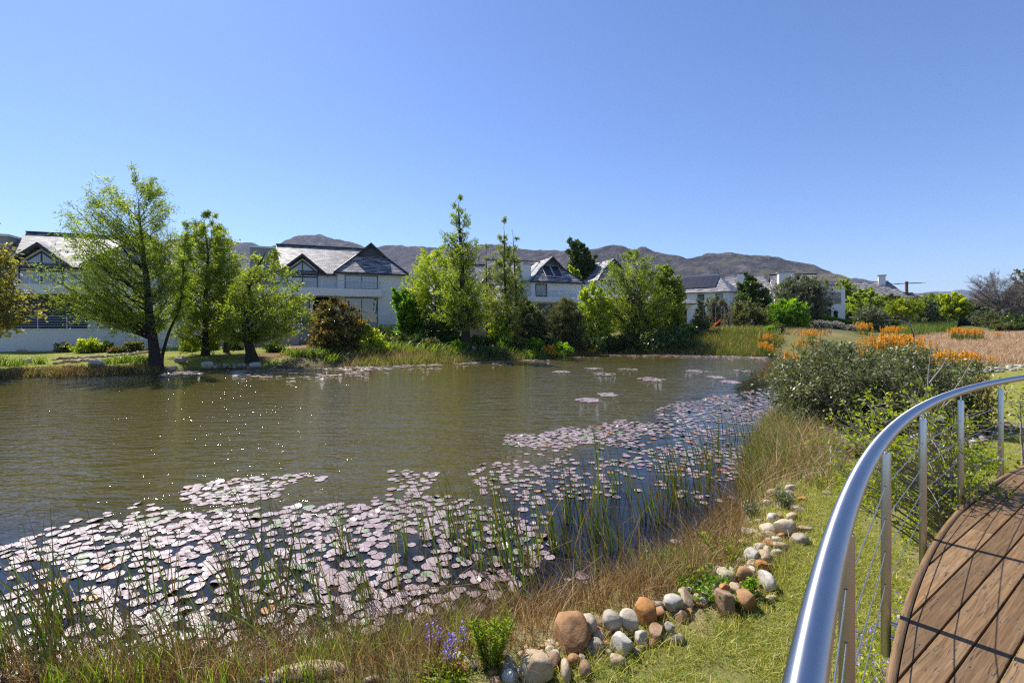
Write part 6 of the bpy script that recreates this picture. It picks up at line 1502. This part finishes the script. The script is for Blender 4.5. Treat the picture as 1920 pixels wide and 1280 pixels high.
def make_flowers():
    rng = np.random.RandomState(77)
    pr = [flower_clump(s, n, h, w) for s, n, h, w in ((1, 12, 1.15, .5), (2, 18, 1.2, .7), (3, 8, 1.05, .4), (4, 26, 1.2, .9))]
    used = set()
    def put(u, v, Y, k, sc, lab, grp):
        x = (u-U0)/F*Y
        if k in used: o = copy_tree(pr[k])
        else: o = pr[k]; used.add(k)
        o.location = (x, Y, tz(x, Y)); o.scale = (sc, sc, sc*1.0); o.rotation_euler = (0, 0, rng.uniform(0, 6)); tag(o, lab, 'flowers', grp)
    for u, Y, sc in [(1432,45,1.0),(1445,44,.9),(1478,42,1.2),(1492,41,1.3),(1505,43,1.3),(1516,45,1.1),(1524,47,1.0),(1440,47,.9)]:
        put(u, 0, Y, rng.randint(4), sc, 'orange flower spikes on the bank left of the large grey green shrub', 'orange flowers left of the large shrub')
    for u, Y, sc in [(1640,33,1.35),(1650,34,1.3),(1660,32,1.4),(1668,33,1.3),(1676,33.5,1.35),(1688,33,1.3),(1655,36,1.2),(1630,35,1.2),(1612,36,1.1),(1592,37,1.0),(1575,38,1.0),(1665,31,1.4),(1652,31.5,1.4),(1700,32,1.2),(1645,32.5,1.4),(1672,31,1.4),(1685,31.5,1.3),(1658,30,1.4),(1638,31,1.3),(1695,30,1.2),(1712,28,1.1),(1725,26,1.0),(1600,34,1.0),(1560,36,1.1),(1568,35,1.1),(1582,34,1.15),(1608,33,1.2),(1618,34,1.2),(1626,33,1.25),(1634,32,1.3),(1642,34,1.3),(1662,34,1.3),(1680,32,1.35),(1692,33,1.25),(1704,31,1.2),(1718,31,1.15),(1730,29,1.05),(1540,38,1.1),(1550,37,1.1)]:
        put(u, 0, Y, rng.randint(4), sc, 'dense orange flower spikes rising behind the top of the large grey green shrub', 'orange flowers behind the large shrub')
    for u, Y, sc in [(1622,62,1.3),(1615,64,1.3),(1668,60,1.1),(1680,59,1.1),(1690,58,1.1),(1672,57,1.0)]:
        put(u, 0, Y, 3 if u > 1650 else 1, sc, 'orange flowers in the far meadow below the rounded shrubs', 'orange flowers in the far meadow')
    for u, Y, sc in [(1790,50,1.3),(1795,50.5,1.4),(1802,49,1.4),(1812,49,1.3),(1818,48,1.3),(1824,48,1.2),(1834,49,1.3),(1840,50,1.1),(1870,52,.8),(1785,52,1.0)]:
        put(u, 0, Y, 2, sc, 'orange flower spikes at the back of the dry field', 'orange flowers at the back of the dry field')
    for u, Y, sc in [(1748,21,1.1),(1762,22,1.0),(1780,23,1.0),(1795,23.5,1.0),(1810,24,1.0),(1818,25,1.0),(1830,25,.9),(1862,26,.6),(1770,20,.9)]:
        put(u, 0, Y, 2 if u > 1790 else 0, sc, 'orange flower spikes at the near edge of the dry field by the white stones', 'orange flowers by the white stones')
    for u, Y, sc in [(1024,43.5,1.1),(1032,43.8,1.3),(1037,43,1.1),(1111,47,1.0)]:
        put(u, 0, Y, 2, sc, 'orange flower spikes among green leaves on the middle far bank', 'orange flowers on the far bank')
    # strappy green clumps on the banks
    def strap(seed, n, h, w, mat=L_strap):
        r = np.random.RandomState(seed); P = np.stack([r.normal(0, w, n), r.normal(0, w, n), np.zeros(n)-.03], 1)
        V, Q, k = blades(r, P, h*r.uniform(.5, 1.0, n), r.uniform(.15, .7, n), .055*r.uniform(.6, 1.2, n), segs=4, droop=.25); A = Acc(); A.add(V, Q, np.repeat(r.rand(n), k))
        o = A.build('strappy_plant', mat); return o
    sp = [strap(s, 60, .9, .22) for s in (1, 2, 3)]; used2 = set()
    def puts(u, Y, sc, lab, grp):
        k = rng.randint(3); x = (u-U0)/F*Y
        o = sp[k]
        if k in used2: o = sp[k].copy(); COL.objects.link(o)
        used2.add(k)
        o.location = (x, Y, tz(x, Y)); o.scale = (sc,)*3; tag(o, lab, 'plant', grp)
    for u, Y, sc in [(75,29.5,1.0),(40,29,.8),(5,28.5,1.2),(-20,28.4,1.2),(202,30.2,.8),(232,30.4,1.15),(240,30.8,1.0),(262,30.2,1.1),(272,30.0,1.0),(30,28.2,.7)]: puts(u, Y, sc, 'bright green strappy clump along the far left water edge', 'strappy clumps at the far left water edge')
    for u in range(985, 1160, 9):
        puts(u+rng.uniform(-4, 4), rng.uniform(41.5, 45), rng.uniform(1.0, 1.7), 'leafy green strap clump on the middle far bank by the orange flowers', 'strap leaf clumps on the middle far bank')
    for u in range(690, 980, 11):
        puts(u+rng.uniform(-4, 4), np.interp(u, [690, 980], [37.5, 41.5])+rng.uniform(0, 3), rng.uniform(.9, 1.5), 'grassy green clump at the water edge below the conical cypress', 'grassy clumps below the conical cypress')
    for u in range(545, 640, 8):
        puts(u+rng.uniform(-4, 4), rng.uniform(34.6, 36), rng.uniform(.8, 1.2), 'dark green grassy clump at the foot of the bronze shrub', 'grassy clumps at the bronze shrub')
    # near weeds
    def weed(name, label, u, v, h, w, nst, mat, seed, ll, lw, up=.5, lpn=26, leaf0=.15):
        r = np.random.RandomState(seed); x, y, z = ground_at(u, v); root = empty(name, (x, y, z)); tag(root, label, 'plant')
        S = Acc(); P = []; D = []
        for i in range(nst):
            a = r.uniform(0, 6.28); rr = w*math.sqrt(r.rand())*.45; b = np.array([rr*math.cos(a)*.5, rr*math.sin(a)*.5, -.01]); t = np.array([rr*math.cos(a)*1.6+r.normal(0, .02), rr*math.sin(a)*1.6, h*r.uniform(.6, 1.0)])
            B = bez(b, (b+t)/2+np.array([0, 0, h*.1]), t, 6); V, Q = tube(B, np.linspace(.004, .0015, 6), 4); S.add(V, Q)
            f = r.uniform(leaf0, 1.02, lpn); Pp = np.stack([np.interp(f, np.linspace(0, 1, 6), B[:, k]) for k in range(3)], 1); az = r.uniform(0, 6.28, lpn)
            P.append(Pp); D.append(np.stack([np.cos(az), np.sin(az), up+r.normal(0, .25, lpn)+f*.4], 1))
        S.build('stems', L_strap, root); P = np.concatenate(P); D = np.concatenate(D); n = len(P)
        V, Q = leaf_quads(r, P, D, ll*r.uniform(.6, 1.2, n), lw*r.uniform(.7, 1.2, n)); mesh_np('leaves', V, Q, mat, root, rnd=np.repeat(r.rand(n), 4)); return root
    weed('leafy_weed', 'bright green bushy weed with narrow leaves beside the big smooth tan boulder', 922, 1252, .42, .22, 30, L_cyp2, 201, .062, .012, .5, 44, .05)
    weed('leafy_weed', 'round leaved green weed sprawling over the stones at the border bend', 1330, 1118, .16, .55, 46, L_lime, 202, .04, .032, .25, 11, .3)
    weed('leafy_weed', 'round leaved green weed on the water side of the border bend', 1255, 1080, .2, .55, 46, L_lime, 203, .036, .03, .25, 10, .3)
    weed('leafy_weed', 'small round leaved sprig hanging over the smooth ochre stone', 1402, 1118, .2, .18, 12, L_lime, 204, .045, .036, .25, 8, .3)
    weed('silvery_weed', 'silvery narrow leaved weed left of the oval cream stone', 1467, 954, .3, .3, 20, L_grey, 205, .07, .012, .5, 26, .1)
    weed('silvery_weed', 'small silvery weed below the lone white stone', 1412, 970, .25, .25, 14, L_grey, 206, .06, .012, .5, 22, .1)
    weed('leafy_weed', 'pale green narrow leaved weed behind the pointed white stone', 1360, 1050, .26, .45, 24, L_cyp2, 207, .055, .013, .5, 20, .1)
    weed('ground_cover_plant', 'yellow green low succulent mound at the foot of the purple flowers', 832, 1275, .1, .4, 90, L_acid, 208, .022, .014, .7, 14, .2)
    for i, (u, v) in enumerate([(838,1275),(850,1262),(806,1240),(822,1238),(868,1236),(846,1248)]):
        r = np.random.RandomState(300+i); x, y, z = ground_at(u, v); root = empty('purple_flower', (x, y, z)); tag(root, 'slender purple flower spike above the yellow green mound', 'flower', 'purple flower spikes by the stone border')
        S = Acc(); h = r.uniform(.26, .36); V, Q = tube(np.array([(0, 0, 0), (.01, 0, h*.5), (r.normal(0, .02), 0, h)]), [.004, .003, .0015], 5); S.add(V, Q); S.build('stem', L_reedtip, root)
        n = 36; f = r.uniform(.45, 1.0, n); a = r.uniform(0, 6.28, n); P = np.stack([.012*np.cos(a), .012*np.sin(a), h*f], 1); V, Q = leaf_quads(r, P, np.stack([np.cos(a), np.sin(a), r.normal(.2, .3, n)], 1), .024, .013); mesh_np('petals', V, Q, L_purple, root, rnd=np.repeat(r.rand(n), 4))
    # succulent bed below the deck edge
    r = np.random.RandomState(9); A = Acc()
    an = r.uniform(dang(1.0, 1.3), dang(4.0, 4.2), 5200); rr = DR+r.uniform(-.55, .28, 5200)+.25*(fbm(an*60, an*0, 3)); xx = DC[0]+rr*np.cos(an); yy = DC[1]+rr*np.sin(an); hh = r.uniform(.02, .22, 5200)
    V, Q = leaf_quads(r, np.stack([xx, yy, terr(xx, yy)+hh], 1), np.stack([r.normal(0, 1, 5200), r.normal(0, 1, 5200), r.uniform(.2, 1.4, 5200)], 1), r.uniform(.02, .05, 5200), r.uniform(.012, .024, 5200)); A.add(V, Q, np.repeat(r.rand(5200), 4))
    o = A.build('ground_cover', L_succ); tag(o, 'yellow green succulent ground cover along the deck edge', kind='stuff')
    A = Acc()
    for i in range(70):
        a = r.uniform(dang(1.3, 1.7), dang(3.6, 3.9)); q = DR+r.uniform(-.2, .35); x, y = DC[0]+q*math.cos(a), DC[1]+q*math.sin(a); z = tz(x, y); h = r.uniform(.2, .36); n = 20; f = r.uniform(.6, 1, n); aa = r.uniform(0, 6.28, n)
        V, Q = leaf_quads(r, np.stack([x+.008*np.cos(aa), y+.008*np.sin(aa), z+h*f], 1), np.stack([np.cos(aa), np.sin(aa), r.normal(.2, .3, n)], 1), .02, .011); A.add(V, Q, np.repeat(r.rand(n), 4))
    o = A.build('lavender_flowers', L_purple); tag(o, 'small purple flower heads in the ground cover', kind='stuff')
    # leafy green undergrowth below the thorny shrub
    A = Acc(); n = 16000; q = scatter(r, [ground_at(*p)[:2] for p in [(1560,905),(1650,860),(1750,850),(1860,850),(1880,890),(1800,940),(1740,1010),(1690,1040),(1700,960),(1600,960)]], n)
    f = fbm(q[:, 0]*1.2, q[:, 1]*1.2, 3); q = q[f > -.06]; n = len(q); hh = r.uniform(.02, .5, n)**1.4*.6
    V, Q = leaf_quads(r, np.stack([q[:, 0], q[:, 1], terr(q[:, 0], q[:, 1])+hh], 1), r.normal(0, 1, (n, 3))+np.array([0, 0, .5]), r.uniform(.03, .06, n), r.uniform(.018, .034, n)); A.add(V, Q, np.repeat(np.clip(r.rand(n)*.8+.1, 0, 1), 4))
    o = A.build('undergrowth', L_acid); tag(o, 'lime green leafy undergrowth below the thorny shrub', kind='stuff')
make_flowers()

def make_small():
    # feeders hanging in the shrub
    b = px(1745, 829, 8.2); bf = empty('bird_feeder', b); bf.rotation_euler = (0, R(24), R(-10)); tag(bf, 'clear plastic bottle with red base lying as bird feeder among the twigs', 'bird feeder')
    m = MB(); m.tube([(-.30, 0, 0), (-.295, 0, 0), (-.2, 0, 0), (.05, 0, 0), (.10, 0, 0), (.17, 0, 0), (.20, 0, 0)], [.0, .06, .072, .072, .062, .028, .028], 18, cap=False); m.build('bottle', M_plastic, bf, smooth=True)
    m = MB(); m.tube([(-.12, 0, -.072), (.22, 0, -.072)], [.03, .045], 10); m.build('tray', M_red, bf, smooth=True)
    m = MB(); m.tube([(.20, 0, 0), (.25, 0, 0)], .038, 14); m.build('cap', M_whitetrim, bf); MB().tube([(.25, 0, -.05), (.34, 0, -.05)], [.035, .03], 10).build('spout', M_red, bf)
    b = px(1747, 786, 9.0); tr = empty('hanging_tray', b); tag(tr, 'clear plastic tray hanging in the shrub above the bottle feeder', 'tray')
    m = MB(); w = .14
    m.prism([(-w, -.09, 0), (w, -.09, 0), (w*1.12, -.11, .11), (-w*1.12, -.11, .11)], (0, .008, 0)); m.prism([(-w, .09, 0), (w, .09, 0), (w*1.12, .11, .11), (-w*1.12, .11, .11)], (0, -.008, 0)); m.box(-w, w, -.09, .09, -.006, 0)
    m.build('tub', M_plastic, tr); MB().tube([(0, 0, .1), (.01, 0, .62)], .005, 6).build('hanger', M_timber, tr); MB().tube([(.0, .0, -.2), (0, 0, .12)], .007, 6).build('perch', M_timber, tr)
    x, y, z = ground_at(1605, 858); lg = empty('fallen_log', (x, y, z+.09), R(-25)); tag(lg, 'dark rotten log lying under the left of the thorny shrub', 'log')
    MB().tube([(-.36, 0, .04), (-.2, .02, .05), (.1, 0, .02), (.4, -.03, -.03)], [.09, .10, .095, .08], 12).build('trunk', M_log, lg, smooth=True)
    MB().tube([(-.05, -.02, .08), (.03, -.05, .2), (.06, -.06, .25)], [.03, .025, .015], 8).build('stub', M_log, lg, smooth=True)
    # dead stalks across the pond edge
    A = Acc(); 
    for pts in ([(745,1108,.05),(850,1098,.12),(960,1086,.22)],[(940,1075,.02),(1010,1040,.3),(1075,1012,.5)],[(960,1140,.1),(1060,1095,.3),(1130,1040,.55)],[(350,1150,.1),(500,1120,.2),(640,1100,.12)]):
        P = []
        for u, v, z in pts: g = G(u, v, z); P.append((g[0], g[1], z))
        V, Q = tube(np.array(P), np.linspace(.006, .003, 3), 5); A.add(V, Q, .8)
    o = A.build('fallen_reed_stalks', L_dry); tag(o, kind='stuff')
    # crouching gardener on the far lawn
    X, Y = (1411-U0)/F*63.0, 63.0; Z = tz(X, Y)
    root = empty('person', (X, Y, Z), R(150)); tag(root, 'person in dark green jacket and grey cap crouching on the far grassy slope', 'person')
    J = {'pelvis': (0, 0, .42), 'spine': (.03, .12, .62), 'chest': (.03, .24, .80), 'neck': (.03, .31, .93), 'head': (.03, .36, 1.06), 'crown': (.03, .37, 1.17),
         'hl': (-.11, .02, .40), 'kl': (-.16, .38, .46), 'al': (-.14, .16, .08), 'tl': (-.15, .32, .03), 'hr': (.14, .02, .40), 'kr': (.20, .40, .42), 'ar': (.18, .14, .08), 'tr': (.19, .30, .03),
         'sl': (-.17, .25, .84), 'el': (-.24, .40, .60), 'wl': (-.12, .55, .42), 'fl': (-.09, .62, .36), 'sr': (.22, .25, .84), 'er': (.30, .42, .62), 'wr': (.18, .58, .40), 'fr': (.15, .65, .34)}
    ed = [('pelvis','spine'),('spine','chest'),('chest','neck'),('neck','head'),('head','crown'),('pelvis','hl'),('hl','kl'),('kl','al'),('al','tl'),('pelvis','hr'),('hr','kr'),('kr','ar'),('ar','tr'),('chest','sl'),('sl','el'),('el','wl'),('wl','fl'),('chest','sr'),('sr','er'),('er','wr'),('wr','fr')]
    rad = {'pelvis': .15, 'spine': .14, 'chest': .15, 'neck': .06, 'head': .095, 'crown': .07, 'hl': .095, 'hr': .095, 'kl': .06, 'kr': .06, 'al': .04, 'ar': .04, 'tl': .035, 'tr': .035, 'sl': .07, 'sr': .07, 'el': .045, 'er': .045, 'wl': .03, 'wr': .03, 'fl': .03, 'fr': .03}
    def skin(name, keys, mat, grow, cut=None):
        kk = [k for k in keys]; me = bpy.data.meshes.new(name); me.from_pydata([J[k] for k in kk], [(kk.index(a), kk.index(b)) for a, b in ed if a in kk and b in kk], []); o = bpy.data.objects.new(name, me); COL.objects.link(o); o.parent = root
        m = o.modifiers.new('skin', 'SKIN'); m.use_smooth_shade = True
        for i, k in enumerate(kk): d = me.skin_vertices[0].data[i]; d.radius = (rad[k]+grow, rad[k]+grow); d.use_root = (i == 0)
        s = o.modifiers.new('s', 'SUBSURF'); s.levels = 2; s.render_levels = 2; me.materials.append(mat); return o
    skin('body', list(J), M_skin, 0); skin('jacket', ['spine', 'pelvis', 'chest', 'sl', 'el', 'wl', 'sr', 'er', 'wr'], M_jacket, .022); skin('trousers', ['pelvis', 'hl', 'kl', 'al', 'hr', 'kr', 'ar'], M_trim, .02)
    MB().tube([(.03, .37, 1.10), (.03, .37, 1.16), (.03, .37, 1.20), (.03, .37, 1.21)], [.112, .108, .07, .01], 14).prism([(-.06, .46, 1.12), (.12, .46, 1.12), (.10, .58, 1.10), (-.04, .58, 1.10)], (0, 0, .015)).build('cap', M_hat, root, smooth=True)
make_small()
# ---------------------------------------------------------------- sky, sun, air, camera
SUN_EL = 51.0; SUN_AZ = -43.0   # degrees, azimuth from +Y towards +X
W = bpy.data.worlds.new('World'); SC.world = W; W.use_nodes = True
nt = W.node_tree; nt.nodes.clear()
sky = nt.nodes.new('ShaderNodeTexSky'); sky.sky_type = 'NISHITA'; sky.sun_disc = False
sky.sun_elevation = R(SUN_EL); sky.sun_rotation = R(SUN_AZ % 360); sky.air_density = 1.0; sky.dust_density = .25; sky.ozone_density = 4.0; sky.altitude = 100
bg = nt.nodes.new('ShaderNodeBackground'); bg.inputs[1].default_value = .091
wo = nt.nodes.new('ShaderNodeOutputWorld'); tint = nt.nodes.new('ShaderNodeMix'); tint.data_type = 'RGBA'; tint.blend_type = 'MULTIPLY'; tint.inputs[0].default_value = 1; tint.inputs[7].default_value = (.88, .945, 1.17, 1); nt.links.new(sky.outputs[0], tint.inputs[6]); nt.links.new(tint.outputs[2], bg.inputs[0]); nt.links.new(bg.outputs[0], wo.inputs[0])
sl = bpy.data.lights.new('sun', 'SUN'); sl.energy = 4.7; sl.angle = R(.53); sl.color = (1.0, .945, .86)
so = bpy.data.objects.new('sun', sl); COL.objects.link(so)
sv = Vector((math.sin(R(SUN_AZ))*math.cos(R(SUN_EL)), math.cos(R(SUN_AZ))*math.cos(R(SUN_EL)), math.sin(R(SUN_EL))))
so.rotation_euler = sv.to_track_quat('Z', 'Y').to_euler(); so.location = (-20, 20, 60)

if USE_HAZE:
    hm = bpy.data.materials.new('thin_haze'); hm.use_nodes = True; ht = hm.node_tree; ht.nodes.clear()
    vo = ht.nodes.new('ShaderNodeVolumePrincipled'); vo.inputs['Color'].default_value = (.62, .75, 1.0, 1); vo.inputs['Density'].default_value = HAZE
    vo.inputs['Anisotropy'].default_value = .0
    ou = ht.nodes.new('ShaderNodeOutputMaterial'); ht.links.new(vo.outputs[0], ou.inputs['Volume'])
    hz = MB().box(-11800, 11800, -300, 11800, -4, 690).build('haze', hm); tag(hz, kind='stuff')

cam = bpy.data.cameras.new('camera'); co = bpy.data.objects.new('camera', cam); COL.objects.link(co)
cam.sensor_width = 36; cam.lens = F/1920*36; cam.shift_y = -(640-V0)/1920.0; cam.clip_start = .05; cam.clip_end = 30000
co.location = (0, 0, EYE); co.rotation_euler = (R(90), 0, 0); SC.camera = co
SC.view_settings.view_transform = 'Standard'; SC.view_settings.look = 'None'; SC.view_settings.exposure = EXPO; SC.view_settings.gamma = 1
SC.cycles.use_denoising = False; SC.cycles.use_adaptive_sampling = False; SC.cycles.pixel_filter_type = 'BLACKMAN_HARRIS'; SC.cycles.filter_width = 1.25; SC.cycles.max_bounces = 6; SC.cycles.diffuse_bounces = 3; SC.cycles.glossy_bounces = 3; SC.cycles.transmission_bounces = 4
SC.cycles.transparent_max_bounces = 4; SC.cycles.volume_bounces = 0; SC.cycles.caustics_reflective = False; SC.cycles.caustics_refractive = False
SC.cycles.sample_clamp_indirect = 6
SC.render.film_transparent = False
